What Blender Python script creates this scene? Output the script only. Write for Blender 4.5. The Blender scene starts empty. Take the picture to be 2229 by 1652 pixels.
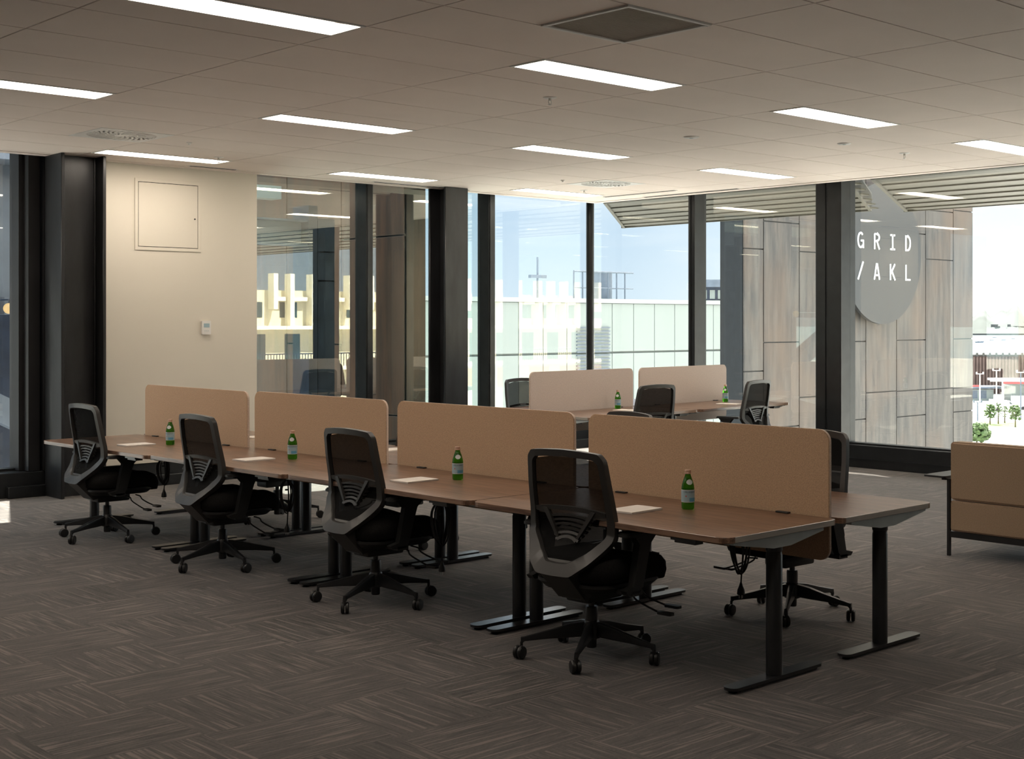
import bpy, bmesh, math, random
from mathutils import Vector, Matrix
random.seed(7)
S = bpy.context.scene
C = S.collection
PI = math.pi
R = math.radians

# ------------------------------------------------------------------ camera
TH = 0.757                       # camera heading, clockwise from +Y
EYE = 1.52
CEIL = 2.975
cam_d = bpy.data.cameras.new('camera'); cam = bpy.data.objects.new('camera', cam_d); C.objects.link(cam)
cam.location = (0, 0, EYE); cam.rotation_euler = (PI/2, 0, -TH)
cam_d.sensor_width = 36; cam_d.sensor_fit = 'HORIZONTAL'
cam_d.lens = 2947.0/2229*36
cam_d.shift_x = -(1197-1114.5)/2229
cam_d.shift_y = -(826-701)/2229
cam_d.clip_start = .05; cam_d.clip_end = 9000
S.camera = cam

# ------------------------------------------------------------------ view, sky, sun
S.view_settings.view_transform = 'Standard'; S.view_settings.look = 'None'
S.view_settings.gamma = 1; S.view_settings.use_curve_mapping = False
S.view_settings.exposure = 0.0
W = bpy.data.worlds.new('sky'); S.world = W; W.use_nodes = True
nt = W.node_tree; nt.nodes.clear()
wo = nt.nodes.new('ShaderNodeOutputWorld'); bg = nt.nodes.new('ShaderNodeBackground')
tc = nt.nodes.new('ShaderNodeTexCoord'); sx = nt.nodes.new('ShaderNodeSeparateXYZ')
cr = nt.nodes.new('ShaderNodeValToRGB'); nz = nt.nodes.new('ShaderNodeTexNoise'); mp = nt.nodes.new('ShaderNodeMapping')
mp.inputs['Scale'].default_value = (1, 1, 5)
nz.inputs['Scale'].default_value = 3; nz.inputs['Detail'].default_value = 5
mx = nt.nodes.new('ShaderNodeMix'); mx.data_type = 'RGBA'
c2 = nt.nodes.new('ShaderNodeValToRGB')
nt.links.new(tc.outputs['Generated'], sx.inputs[0]); nt.links.new(sx.outputs['Z'], cr.inputs[0])
nt.links.new(tc.outputs['Generated'], mp.inputs[0]); nt.links.new(mp.outputs[0], nz.inputs[0])
nt.links.new(nz.outputs['Fac'], c2.inputs[0])
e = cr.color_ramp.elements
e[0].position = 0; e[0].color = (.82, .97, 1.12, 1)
e[1].position = .6; e[1].color = (4.2, 4.5, 4.8, 1)  # upper sky, out of view, brightened to light the room
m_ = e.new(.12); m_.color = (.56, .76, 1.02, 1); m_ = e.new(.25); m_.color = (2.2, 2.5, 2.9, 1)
c2.color_ramp.elements[0].position = .52; c2.color_ramp.elements[0].color = (0, 0, 0, 1)
c2.color_ramp.elements[1].position = .75; c2.color_ramp.elements[1].color = (.8, .8, .8, 1)
nt.links.new(c2.outputs[0], mx.inputs['Factor']); nt.links.new(cr.outputs[0], mx.inputs['A'])
mx.inputs['B'].default_value = (1.05, 1.12, 1.2, 1)
vd = nt.nodes.new('ShaderNodeVectorMath'); vd.operation = 'DOT_PRODUCT'; vd.inputs[1].default_value = (.93, -.37, 0)
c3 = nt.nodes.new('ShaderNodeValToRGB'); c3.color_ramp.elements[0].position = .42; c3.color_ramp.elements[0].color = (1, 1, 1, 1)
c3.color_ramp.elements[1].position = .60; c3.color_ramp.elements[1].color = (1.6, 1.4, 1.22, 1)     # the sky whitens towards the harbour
mq = nt.nodes.new('ShaderNodeMix'); mq.data_type = 'RGBA'; mq.blend_type = 'MULTIPLY'; mq.inputs['Factor'].default_value = 1
nt.links.new(tc.outputs['Generated'], vd.inputs[0]); nt.links.new(vd.outputs['Value'], c3.inputs[0])
nt.links.new(mx.outputs['Result'], mq.inputs['A']); nt.links.new(c3.outputs[0], mq.inputs['B'])
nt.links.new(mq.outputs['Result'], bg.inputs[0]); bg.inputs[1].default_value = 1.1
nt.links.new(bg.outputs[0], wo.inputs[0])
sd = bpy.data.lights.new('sun', 'SUN'); sun = bpy.data.objects.new('sun', sd); C.objects.link(sun)
sd.energy = 36; sd.angle = R(.6); sd.color = (1, .95, .87)
sun.rotation_euler = Vector((.2015, .5065, .8387)).to_track_quat('Z', 'Y').to_euler()

LAMP = 20                        # brightness of the ceiling lamps

# ------------------------------------------------------------------ materials
def nodes(name):
    m = bpy.data.materials.new(name); m.use_nodes = True
    n = m.node_tree; b = n.nodes['Principled BSDF']
    return m, n, b
def lk(n, a, b): n.links.new(a, b)
def coord(n, scale=(1, 1, 1), rot=(0, 0, 0)):
    t = n.nodes.new('ShaderNodeTexCoord'); p = n.nodes.new('ShaderNodeMapping')
    p.inputs['Scale'].default_value = scale; p.inputs['Rotation'].default_value = rot
    lk(n, t.outputs['Object'], p.inputs[0]); return p.outputs[0]
def noise(n, vec, scale, detail=3, rough=.5):
    t = n.nodes.new('ShaderNodeTexNoise'); t.inputs['Scale'].default_value = scale
    t.inputs['Detail'].default_value = detail; t.inputs['Roughness'].default_value = rough
    lk(n, vec, t.inputs['Vector']); return t.outputs['Fac']
def ramp(n, fac, stops):
    r = n.nodes.new('ShaderNodeValToRGB'); el = r.color_ramp.elements
    while len(el) > len(stops): el.remove(el[-1])
    while len(el) < len(stops): el.new(1)
    for q, (p, c) in zip(el, stops):
        q.position = p; q.color = (c[0], c[1], c[2], 1)
    lk(n, fac, r.inputs[0]); return r.outputs[0]
def bump(n, b, h, strength=.2, dist=.01):
    u = n.nodes.new('ShaderNodeBump'); u.inputs['Strength'].default_value = strength; u.inputs['Distance'].default_value = dist
    lk(n, h, u.inputs['Height']); lk(n, u.outputs[0], b.inputs['Normal'])
def mat(name, col, rough=.5, metal=0, spec=.5, var=.12, scale=8, stretch=(1, 1, 1), bmp=0, bscale=200, coat=0):
    m, n, b = nodes(name)
    v = noise(n, coord(n, stretch), scale)
    lk(n, ramp(n, v, [(.3, [c*(1-var) for c in col]), (.7, [c*(1+var) for c in col])]), b.inputs['Base Color'])
    b.inputs['Roughness'].default_value = rough; b.inputs['Metallic'].default_value = metal
    b.inputs['Specular IOR Level'].default_value = spec
    if coat: b.inputs['Coat Weight'].default_value = coat
    if bmp: bump(n, b, noise(n, coord(n), bscale), bmp, .002)
    return m
def emis(name, col, s):
    m, n, b = nodes(name)
    v = noise(n, coord(n), 3)
    lk(n, ramp(n, v, [(.3, [c*.98 for c in col]), (.7, col)]), b.inputs['Emission Color'])
    b.inputs['Base Color'].default_value = (.8, .8, .8, 1) if s > 2 else (.02, .015, .01, 1)
    b.inputs['Emission Strength'].default_value = s
    return m
def glass(name, tint, refl, rough=0.0):
    m = bpy.data.materials.new(name); m.use_nodes = True; n = m.node_tree; n.nodes.clear()
    o = n.nodes.new('ShaderNodeOutputMaterial'); t = n.nodes.new('ShaderNodeBsdfTransparent'); g = n.nodes.new('ShaderNodeBsdfGlossy')
    x = n.nodes.new('ShaderNodeMixShader'); f0 = n.nodes.new('ShaderNodeLayerWeight'); f = n.nodes.new('ShaderNodeMath'); f.operation = 'POWER'; a = n.nodes.new('ShaderNodeMath'); a.operation = 'ADD'
    lk(n, f0.outputs['Facing'], f.inputs[0]); f.inputs[1].default_value = 4.5; a.inputs[1].default_value = refl; a.use_clamp = True
    t.inputs[0].default_value = (*tint, 1); g.inputs['Roughness'].default_value = rough; g.inputs['Color'].default_value = (1, .99, .93, 1)
    lk(n, f.outputs[0], a.inputs[0]); lk(n, a.outputs[0], x.inputs[0]); lk(n, t.outputs[0], x.inputs[1]); lk(n, g.outputs[0], x.inputs[2]); lk(n, x.outputs[0], o.inputs[0])
    return m

def carpet():
    m, n, b = nodes('carpet')
    t = n.nodes.new('ShaderNodeTexCoord'); s = n.nodes.new('ShaderNodeSeparateXYZ'); lk(n, t.outputs['Object'], s.inputs[0])
    def M(op, a, c=None):
        q = n.nodes.new('ShaderNodeMath'); q.operation = op
        for i, v in enumerate((a, c)):
            if v is None: continue
            if isinstance(v, (int, float)): q.inputs[i].default_value = v
            else: lk(n, v, q.inputs[i])
        return q.outputs[0]
    X, Y = M('MULTIPLY', s.outputs['X'], 2), M('MULTIPLY', s.outputs['Y'], 2)
    fx, fy = M('FLOOR', X), M('FLOOR', Y)
    par = M('FLOORED_MODULO', M('ADD', fx, fy), 2)
    def mixf(f, a, c):
        q = n.nodes.new('ShaderNodeMix'); lk(n, f, q.inputs['Factor']); lk(n, a, q.inputs['A']); lk(n, c, q.inputs['B']); return q.outputs['Result']
    u = mixf(par, X, Y); v = mixf(par, Y, X)
    tid = M('ADD', M('MULTIPLY', fx, 12.7), M('MULTIPLY', fy, 5.3))
    def stripe(us, vs, off):
        c = n.nodes.new('ShaderNodeCombineXYZ'); lk(n, M('MULTIPLY', u, us), c.inputs[0]); lk(n, M('MULTIPLY', v, vs), c.inputs[1]); lk(n, M('ADD', tid, off), c.inputs[2])
        return noise(n, c.outputs[0], 1, 2, .6)
    a = stripe(38, 1.3, 0); d = stripe(30, 1.6, 40)
    wn = n.nodes.new('ShaderNodeTexWhiteNoise'); wn.noise_dimensions = '1D'; lk(n, tid, wn.inputs['W'])
    fine = noise(n, coord(n), 420, 2); mid = noise(n, coord(n), 90, 3)
    base = ramp(n, M('ADD', M('MULTIPLY', fine, .5), M('MULTIPLY', mid, .5)), [(.38, (.034, .029, .027)), (.62, (.090, .076, .070))])
    li = ramp(n, a, [(.55, (0, 0, 0)), (.60, (.8, .8, .8))]); da = ramp(n, d, [(.56, (0, 0, 0)), (.62, (.85, .85, .85))])
    q = n.nodes.new('ShaderNodeMix'); q.data_type = 'RGBA'; lk(n, li, q.inputs['Factor']); lk(n, base, q.inputs['A']); q.inputs['B'].default_value = (.190, .158, .140, 1)
    q2 = n.nodes.new('ShaderNodeMix'); q2.data_type = 'RGBA'; lk(n, da, q2.inputs['Factor']); lk(n, q.outputs['Result'], q2.inputs['A']); q2.inputs['B'].default_value = (.022, .019, .018, 1)
    hv = n.nodes.new('ShaderNodeHueSaturation'); lk(n, M('ADD', M('MULTIPLY', wn.outputs['Value'], .25), .92), hv.inputs['Value']); lk(n, q2.outputs['Result'], hv.inputs['Color'])
    lk(n, hv.outputs[0], b.inputs['Base Color'])
    b.inputs['Roughness'].default_value = .85; b.inputs['Specular IOR Level'].default_value = .3
    b.inputs['Sheen Weight'].default_value = .25; b.inputs['Sheen Roughness'].default_value = .5
    bump(n, b, M('ADD', fine, a), .5, .004)
    return m
def wood():
    m, n, b = nodes('walnut laminate')
    g = noise(n, coord(n, (1.2, 26, 26)), 3, 6, .6); f = noise(n, coord(n, (4, 160, 160)), 2, 2)
    q = n.nodes.new('ShaderNodeMath'); q.operation = 'MULTIPLY_ADD'; lk(n, f, q.inputs[0]); q.inputs[1].default_value = .35; lk(n, g, q.inputs[2])
    lk(n, ramp(n, q.outputs[0], [(.59, (.100, .050, .029)), (.68, (.180, .098, .058)), (.76, (.235, .138, .088))]), b.inputs['Base Color'])
    b.inputs['Roughness'].default_value = .30; b.inputs['Specular IOR Level'].default_value = .95
    return m
def felt(name, col):
    m, n, b = nodes(name)
    v = noise(n, coord(n), 190, 4, .7); w = noise(n, coord(n), 6)
    q = n.nodes.new('ShaderNodeMath'); q.operation = 'MULTIPLY_ADD'; lk(n, v, q.inputs[0]); q.inputs[1].default_value = 1.0; q.inputs[2].default_value = .4
    lk(n, ramp(n, q.outputs[0], [(.76, [c*.80 for c in col]), (1.04, [c*1.16 for c in col])]), b.inputs['Base Color'])
    b.inputs['Roughness'].default_value = .95; b.inputs['Sheen Weight'].default_value = .2; bump(n, b, v, .25, .002)
    return m
def panelmat(name, a, c, d):
    m, n, b = nodes(name)
    v = noise(n, coord(n, (2.2, 2.2, .22)), 3.2, 6, .65); w = noise(n, coord(n, (1, 1, .5)), 1.1, 4)
    q = n.nodes.new('ShaderNodeMix'); q.data_type = 'RGBA'
    lk(n, ramp(n, v, [(.38, a), (.6, c)]), q.inputs['A']); lk(n, ramp(n, w, [(.45, (0, 0, 0)), (.72, (.7, .7, .7))]), q.inputs['Factor']); q.inputs['B'].default_value = (*d, 1)
    lk(n, q.outputs['Result'], b.inputs['Base Color']); b.inputs['Roughness'].default_value = .45; b.inputs['Specular IOR Level'].default_value = .4
    return m
def meshmat():
    m = bpy.data.materials.new('chair mesh'); m.use_nodes = True; n = m.node_tree; b = n.nodes['Principled BSDF']; o = n.nodes['Material Output']
    b.inputs['Base Color'].default_value = (.006, .006, .006, 1); b.inputs['Roughness'].default_value = .9; b.inputs['Specular IOR Level'].default_value = .1
    t = n.nodes.new('ShaderNodeBsdfTransparent'); x = n.nodes.new('ShaderNodeMixShader')
    v = noise(n, coord(n, (1, 1, 3)), 60)
    lk(n, ramp(n, v, [(.3, (.93, .93, .93)), (.7, (.95, .95, .95))]), x.inputs[0]); lk(n, t.outputs[0], x.inputs[1]); lk(n, b.outputs[0], x.inputs[2]); lk(n, x.outputs[0], o.inputs[0])
    return m
def bottleglass():
    m, n, b = nodes('green bottle glass')
    v = noise(n, coord(n), 20)
    lk(n, ramp(n, v, [(.3, (.06, .32, .018)), (.7, (.08, .39, .025))]), b.inputs['Base Color'])
    b.inputs['Roughness'].default_value = .03; b.inputs['Transmission Weight'].default_value = .85; b.inputs['IOR'].default_value = 1.3
    return m

M_carpet = carpet(); M_wood = wood()
M_tile = mat('ceiling tile', (.79, .70, .635), .9, var=.03, scale=1.5, bmp=.1, bscale=300)
M_grid = mat('ceiling grid metal', (.20, .19, .175), .5, var=.03)
M_white = mat('white metal', (.72, .70, .67), .45, var=.03)
M_plaster = mat('painted plaster', (.66, .615, .53), .8, var=.02, scale=1, bmp=.05)
M_black = mat('black painted steel', (.012, .012, .013), .42, spec=.5, var=.25, scale=5)
M_steel = mat('dark column steel', (.017, .0175, .019), .36, metal=.2, var=.45, scale=9, stretch=(1, 1, .25), bmp=.25, bscale=120)
M_mullion = mat('black anodised aluminium', (.024, .026, .028), .33, metal=.5, var=.15)
M_leg = mat('desk frame black', (.015, .016, .018), .30, spec=.6, var=.1)
M_arm = mat('desk bracket grey', (.48, .53, .54), .45, metal=.2, var=.08)
M_edge = mat('desk edge banding', (.35, .325, .29), .5, var=.06)
M_plastic = mat('dark grey plastic', (.025, .0235, .022), .42, var=.08, bmp=.05, bscale=400)
M_plasticb = mat('black plastic', (.014, .014, .014), .45, var=.1)
M_fabric = mat('black seat fabric', (.010, .0095, .009), .9, spec=.2, var=.3, scale=120, bmp=.2)
M_mesh = meshmat()
M_screen = felt('peach felt', (.50, .33, .207)); M_screen2 = felt('pale felt', (.50, .415, .365))
M_rim = felt('pale felt edge', (.60, .47, .38))
M_sofa = felt('tan upholstery', (.36, .255, .17))
M_paper = mat('paper', (.80, .74, .68), .7, var=.02)
M_bottle = bottleglass(); M_cap = mat('copper cap', (.62, .40, .30), .35, metal=.5, var=.05)
M_label = mat('pale blue label', (.33, .45, .50), .6, var=.04); M_labelw = mat('silver white label', (.62, .62, .62), .5, var=.05)
M_labelb = mat('blue label print', (.10, .30, .45), .6, var=.05); M_red = mat('red print', (.6, .08, .05), .6); M_ink = mat('black print', (.02, .02, .03), .6)
M_glass = glass('window glass', (.955, .97, .95), .065); M_glass2 = glass('coated window glass', (.90, .96, .93), .15)
M_lamp = emis('lit diffuser', (1, .88, .745), LAMP)
M_chrome = mat('satin chrome', (.62, .60, .56), .3, metal=.6, var=.03)
M_void = mat('duct black', (.006, .006, .006), .9)
M_mark = mat('sign white', (.85, .86, .87), .6, var=.02)
M_sign = mat('sign grey', (.022, .025, .028), .5, var=.06, scale=.5)
M_panel = panelmat('weathered cladding', (.078, .071, .064), (.036, .034, .034), (.092, .062, .043))
M_rust = panelmat('rust cladding', (.085, .042, .025), (.035, .022, .016), (.12, .07, .045))
M_navy = mat('navy steel', (.022, .032, .055), .4, metal=.2, var=.3, scale=4)
M_slate = mat('blue grey steel', (.10, .125, .165), .5, var=.15, scale=3)
M_whitebld = mat('white glass cladding', (.215, .25, .24), .4, var=.05, scale=.15, stretch=(1, 1, .2))
M_cream = mat('cream render', (.62, .56, .42), .7, var=.05)
M_fin = mat('cream fin', (.80, .74, .60), .6, var=.03); M_orange = mat('orange blind', (.60, .28, .09), .6, var=.1)
M_dkglass = mat('dark window glass', (.025, .05, .055), .08, spec=.8, var=.2, scale=.5)
M_teal = mat('blue window glass', (.06, .20, .27), .1, spec=.8, var=.2, scale=.3)
M_bronze = mat('bronze soffit', (.036, .034, .020), .55, metal=.2, var=.15)
M_ground = mat('pale concrete ground', (.42, .41, .39), .9, var=.12, scale=.05)
M_grass = mat('grass', (.12, .17, .05), .95, var=.3, scale=.4)
M_water = mat('harbour water', (.16, .22, .24), .35, var=.1, scale=.004, stretch=(1, 1, 1))
M_hill = mat('distant bush', (.034, .041, .038), .95, var=.35, scale=.02)
M_shore = mat('distant sand and houses', (.055, .055, .053), .9, var=.3, scale=.05)
M_wharf = mat('rusty wharf cladding', (.085, .055, .048), .8, var=.15, scale=.5)
M_leaf = mat('leaves', (.055, .095, .025), .7, var=.45, scale=2.5, bmp=.4, bscale=3)
M_trunk = mat('bark', (.10, .075, .05), .9, var=.2)
M_cable = mat('black cable', (.012, .012, .012), .45)
M_redsign = mat('red fascia', (.30, .06, .06), .5)
M_lampglobe = emis('warm globe', (1, .66, .28), 1.0)

# ------------------------------------------------------------------ mesh helpers
def tag(o, label=None, cat=None, group=None, kind=None):
    if label: o['label'] = label
    if cat: o['category'] = cat
    if group: o['group'] = group
    if kind: o['kind'] = kind
    return o
def obj(name, bm, mats, parent=None, smooth=False, loc=None, rotz=0):
    me = bpy.data.meshes.new(name); bm.normal_update(); bm.to_mesh(me); bm.free()
    for m in (mats if isinstance(mats, (list, tuple)) else [mats]): me.materials.append(m)
    if smooth:
        for p in me.polygons: p.use_smooth = True
        if smooth != 'all': me.set_sharp_from_angle(angle=R(38))
    o = bpy.data.objects.new(name, me); C.objects.link(o)
    if parent: o.parent = parent
    if loc: o.location = loc
    o.rotation_euler.z = rotz
    return o
def empty(name, label, cat, loc=(0, 0, 0), rotz=0, group=None):
    o = bpy.data.objects.new(name, None); C.objects.link(o); o.location = loc; o.rotation_euler.z = rotz; o.empty_display_size = .1
    return tag(o, label, cat, group)
def struct(name, bm, mats, **k): return tag(obj(name, bm, mats, **k), kind='structure')
def copy_tree(o, parent=None):
    c = o.copy(); C.objects.link(c)
    if parent: c.parent = parent
    for ch in list(o.children): copy_tree(ch, c)
    return c
def B(): return bmesh.new()
def box(bm, x0, x1, y0, y1, z0, z1, bev=0, seg=1, mi=0):
    v = [bm.verts.new((x, y, z)) for x in (x0, x1) for y in (y0, y1) for z in (z0, z1)]
    fs = [bm.faces.new([v[i] for i in q]) for q in ((0, 1, 3, 2), (4, 6, 7, 5), (0, 4, 5, 1), (2, 3, 7, 6), (0, 2, 6, 4), (1, 5, 7, 3))]
    for f in fs: f.material_index = mi
    if bev:
        es = {e for f in fs for e in f.edges}
        bmesh.ops.bevel(bm, geom=list(es), offset=bev, segments=seg, affect='EDGES', profile=.5)
    return v
def hexa(bm, pts, mi=0):            # 8 points: bottom 4 (ccw) then top 4
    v = [bm.verts.new(p) for p in pts]
    for q in ((3, 2, 1, 0), (4, 5, 6, 7), (0, 1, 5, 4), (1, 2, 6, 5), (2, 3, 7, 6), (3, 0, 4, 7)):
        bm.faces.new([v[i] for i in q]).material_index = mi
def prism(bm, poly, z0, z1, axis='z', mi=0, sidemi=None):
    def P(a, b, c): return {'z': (a, b, c), 'y': (a, c, b), 'x': (c, a, b)}[axis]
    lo = [bm.verts.new(P(a, b, z0)) for a, b in poly]; hi = [bm.verts.new(P(a, b, z1)) for a, b in poly]
    n = len(poly)
    f1 = bm.faces.new(lo[::-1]); f2 = bm.faces.new(hi); f1.material_index = f2.material_index = mi
    for i in range(n):
        f = bm.faces.new((lo[i], lo[(i+1) % n], hi[(i+1) % n], hi[i])); f.material_index = mi if sidemi is None else sidemi(i)
    bmesh.ops.recalc_face_normals(bm, faces=list({f for v in lo+hi for f in v.link_faces}))
def rrect(x0, x1, y0, y1, r, n=6):
    rs = r if isinstance(r, (tuple, list)) else (r,)*4     # corners: x0y0, x1y0, x1y1, x0y1
    out = []
    for (cx, cy, sx_, sy_, a0), rr in zip(((x0, y0, 1, 1, PI), (x1, y0, -1, 1, 1.5*PI), (x1, y1, -1, -1, 0), (x0, y1, 1, -1, .5*PI)), rs):
        ox, oy = cx+sx_*rr, cy+sy_*rr
        for k in range(n+1):
            a = a0+k/n*PI/2; out.append((ox+rr*math.cos(a), oy+rr*math.sin(a)))
    return out
def tube(bm, pts, r, n=8, caps=True, mi=0):
    pts = [Vector(p) for p in pts]; rings = []
    rr = r if isinstance(r, (list, tuple)) else [r]*len(pts)
    up = Vector((0, 0, 1)); prev = None
    for i, p in enumerate(pts):
        d = (pts[min(i+1, len(pts)-1)]-pts[max(i-1, 0)])
        if d.length < 1e-9: d = Vector((0, 0, 1))
        d.normalize()
        if prev is None:
            s = d.cross(up)
            if s.length < .01: s = d.cross(Vector((1, 0, 0)))
        else: s = prev - d*prev.dot(d)
        s.normalize(); prev = s; t = d.cross(s)
        rings.append([bm.verts.new(p+rr[i]*(s*math.cos(2*PI*k/n)+t*math.sin(2*PI*k/n))) for k in range(n)])
    for a, b in zip(rings, rings[1:]):
        for k in range(n): bm.faces.new((a[k], a[(k+1) % n], b[(k+1) % n], b[k])).material_index = mi
    if caps:
        bm.faces.new(rings[0][::-1]).material_index = mi; bm.faces.new(rings[-1]).material_index = mi
def lathe(bm, prof, n=20, c=(0, 0, 0), axis='z', mi=0):
    rings = []
    for r, h in prof:
        ring = []
        for k in range(n):
            a = 2*PI*k/n; u, v = r*math.cos(a), r*math.sin(a)
            p = {'z': (u, v, h), 'y': (u, h, v), 'x': (h, u, v)}[axis]
            ring.append(bm.verts.new((c[0]+p[0], c[1]+p[1], c[2]+p[2])))
        rings.append(ring)
    fs = []
    for a, b in zip(rings, rings[1:]):
        for k in range(n): fs.append(bm.faces.new((a[k], a[(k+1) % n], b[(k+1) % n], b[k])))
    fs.append(bm.faces.new(rings[0][::-1])); fs.append(bm.faces.new(rings[-1]))
    for f in fs: f.material_index = mi
    bmesh.ops.recalc_face_normals(bm, faces=fs)
def smooth_pts(pts, n=6):
    P = [Vector(p) for p in pts]; out = []
    for i in range(len(P)-1):
        a, b, c, d = P[max(i-1, 0)], P[i], P[i+1], P[min(i+2, len(P)-1)]
        for k in range(n):
            t = k/n; out.append(.5*((2*b)+(-a+c)*t+(2*a-5*b+4*c-d)*t*t+(-a+3*b-3*c+d)*t**3))
    out.append(P[-1]); return out

# ------------------------------------------------------------------ shell of the room
GX, GY = 2.72, 6.06                 # ceiling grid origin; tiles 1.2 x 0.6
def gx(i): return GX+1.2*i
def gy(j): return GY-.6*j
EX, EY = 11.79, 11.66               # ceiling edge at the two glass walls
WX, WY = 12.03, 11.80               # inner faces of the window frames
RX, LY = 12.20, 11.95               # glass
BX, BY = -6.5, -6.5                 # far ends of the room behind the camera
b = B(); box(b, BX-.2, 12.45, BY-.2, 12.2, -.3, 0); struct('floor', b, M_carpet)

lamps = [(0, 1), (2, 1), (4, 1), (6, 1), (0, -3.5), (2, -3.5), (4, -3.5), (6, -3.5), (0, -8), (2, -8), (4, -8), (6, -8),
         (0, 5.5), (4, 5.5), (6, 5.5), (-2, -3.5), (-2, 1)]  # unseen panels here and the far left one are added for their light
holes = [(gx(i), gx(i+1), gy(j), gy(j-.5)) for i, j in lamps]
grille = (gx(1.5), gx(2), gy(3), gy(2)); diffs = [(gx(1.5), gx(2), gy(-6), gy(-7)), (gx(6), gx(6.5), gy(-6), gy(-7))]
holes += [grille]+diffs
def overlap(a, h): return a[0] < h[1]-.01 and a[1] > h[0]+.01 and a[2] < h[3]-.01 and a[3] > h[2]+.01
b = B()
for i in range(-8, 8):
    for j in range(-10, 22):
        cells = [(gx(i), gx(i+1), gy(j+1), gy(j))]
        for h in holes:
            nc = []
            for c in cells:
                if not overlap(c, h): nc.append(c); continue
                if c[2] < h[2]-.01: nc.append((c[0], c[1], c[2], h[2]))
                if c[3] > h[3]+.01: nc.append((c[0], c[1], h[3], c[3]))
                if c[0] < h[0]-.01: nc.append((c[0], h[0], max(c[2], h[2]), min(c[3], h[3])))
                if c[1] > h[1]+.01: nc.append((h[1], c[1], max(c[2], h[2]), min(c[3], h[3])))
            cells = nc
        for x0, x1, y0, y1 in cells:
            x1 = min(x1, EX-.12); y1 = min(y1, EY-.12); x0 = max(x0, BX); y0 = max(y0, BY)
            if x1-x0 < .03 or y1-y0 < .03: continue
            g = .005
            box(b, x0+g, x1-g, y0+g, y1-g, CEIL, CEIL+.015)
# grid rails above the tiles and closed soffit, perimeter trim
for i in range(-8, 8):
    if gx(i) < EX-.12 and gx(i) > BX: box(b, gx(i)-.012, gx(i)+.012, BY, EY-.12, CEIL+.008, CEIL+.03, mi=1)
for j in range(-10, 22):
    if BY < gy(j) < EY-.12: box(b, BX, EX-.12, gy(j)-.012, gy(j)+.012, CEIL+.0155, CEIL+.03, mi=1)
box(b, EX-.115, EX, BY, EY, CEIL-.004, CEIL+.05, mi=0); box(b, BX, EX-.117, EY-.115, EY, CEIL-.004, CEIL+.05, mi=0)
box(b, BX-.2, 12.26, BY-.2, 12.2, 3.45, 3.7, mi=0)
struct('ceiling', b, [M_tile, M_grid])
# walls behind and left of the camera
b = B(); box(b, BX-.2, BX, BY, 12.2, 0, 3.45); struct('wall_left', b, M_plaster)
b = B(); box(b, BX, 12.3, BY-.2, BY, 0, 3.45); struct('wall_back', b, M_plaster)
b = B(); box(b, BX, 1.2, WY, 12.1, 0, 3.45)
box(b, BX, 1.2, 11.66, WY, 0, 3.45); struct('wall_front', b, M_plaster)
b = B(); box(b, WX, 12.3, BY, .5, 0, 3.45); struct('wall_right', b, M_plaster)
# white wall between column and window, with its plinth reveal
b = B(); box(b, 5.0, 7.05, EY-.005, 12.1, .215, CEIL+.04, bev=.004); struct('wall_far', b, M_plaster)

# frames: heads, plinths, mullions
def seg(bm, *a, **k): box(bm, *a, **k)
b = B()
box(b, WX, 12.24, .5, 11.95, 3.03, 3.45)                       # head right
box(b, 12.05, 12.40, .5, 12.1, 0, .235, bev=.006)              # plinth right
box(b, 12.035, 12.052, .5, 11.9, .09, .10); box(b, 12.13, 12.25, .5, 12.0, .235, .252)
struct('trim_1', b, M_mullion)
b = B()
box(b, 1.2, 12.1, WY, 12.12, 3.03, 3.45)
box(b, 1.2, 12.05, EY+.03, 12.12, 0, .215, bev=.006); box(b, 4.6, 12.05, EY-.03, EY+.03, 0, .10, bev=.004)
box(b, 1.2, 12.1, 11.88, 12.0, .215, .235)
struct('trim_2', b, M_mullion)
b = B()
box(b, 4.80, 4.90, 11.70, 12.05, .22, 3.03); box(b, 4.755, 4.80, 11.80, 12.0, .22, 3.03)
box(b, 4.925, 5.0, 11.66, 12.05, .22, 3.03)
struct('trim_3', b, M_black)
def mullion(name, x0, x1, y0, y1, groove=False, along='y'):
    bm = B(); z0, z1 = .2, 3.035
    box(bm, x0, x1, y0, y1, z0, z1, bev=.003)
    if groove:
        for t in (.24, .74):
            yy = y0+(y1-y0)*t; box(bm, x0-.012, x0+.002, yy-.09 if t < .5 else yy-.05, yy+.08 if t < .5 else yy+.07, z0, z1, bev=.002)
    else:
        if along == 'y': box(bm, x0-.01, x0+.001, y0+.055, y1-.012, z0, z1, bev=.002)
        else: box(bm, x0+.012, x1-.055, y0-.01, y0+.001, z0, z1, bev=.002)
    return struct(name, bm, M_mullion)
mullion('trim_4', WX, 12.24, 10.284, 10.382)
mullion('trim_5', WX, 12.30, 8.269, 8.590, True)
mullion('trim_6', WX, 12.30, 5.72, 6.03, True)
mullion('trim_7', WX, 12.30, 3.25, 3.56, True)
mullion('trim_8', 8.461, 8.551, WY, 12.0, along='x')
mullion('trim_9', 10.181, 10.279, WY, 12.0, along='x')
mullion('trim_10', 2.9, 3.0, WY, 12.0, along='x')
b = B(); lathe(b, [(.05, .2), (.05, 3.03)], 20, (11.95, 11.92, 0)); struct('trim_11', b, M_mullion, smooth=True)
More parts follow.
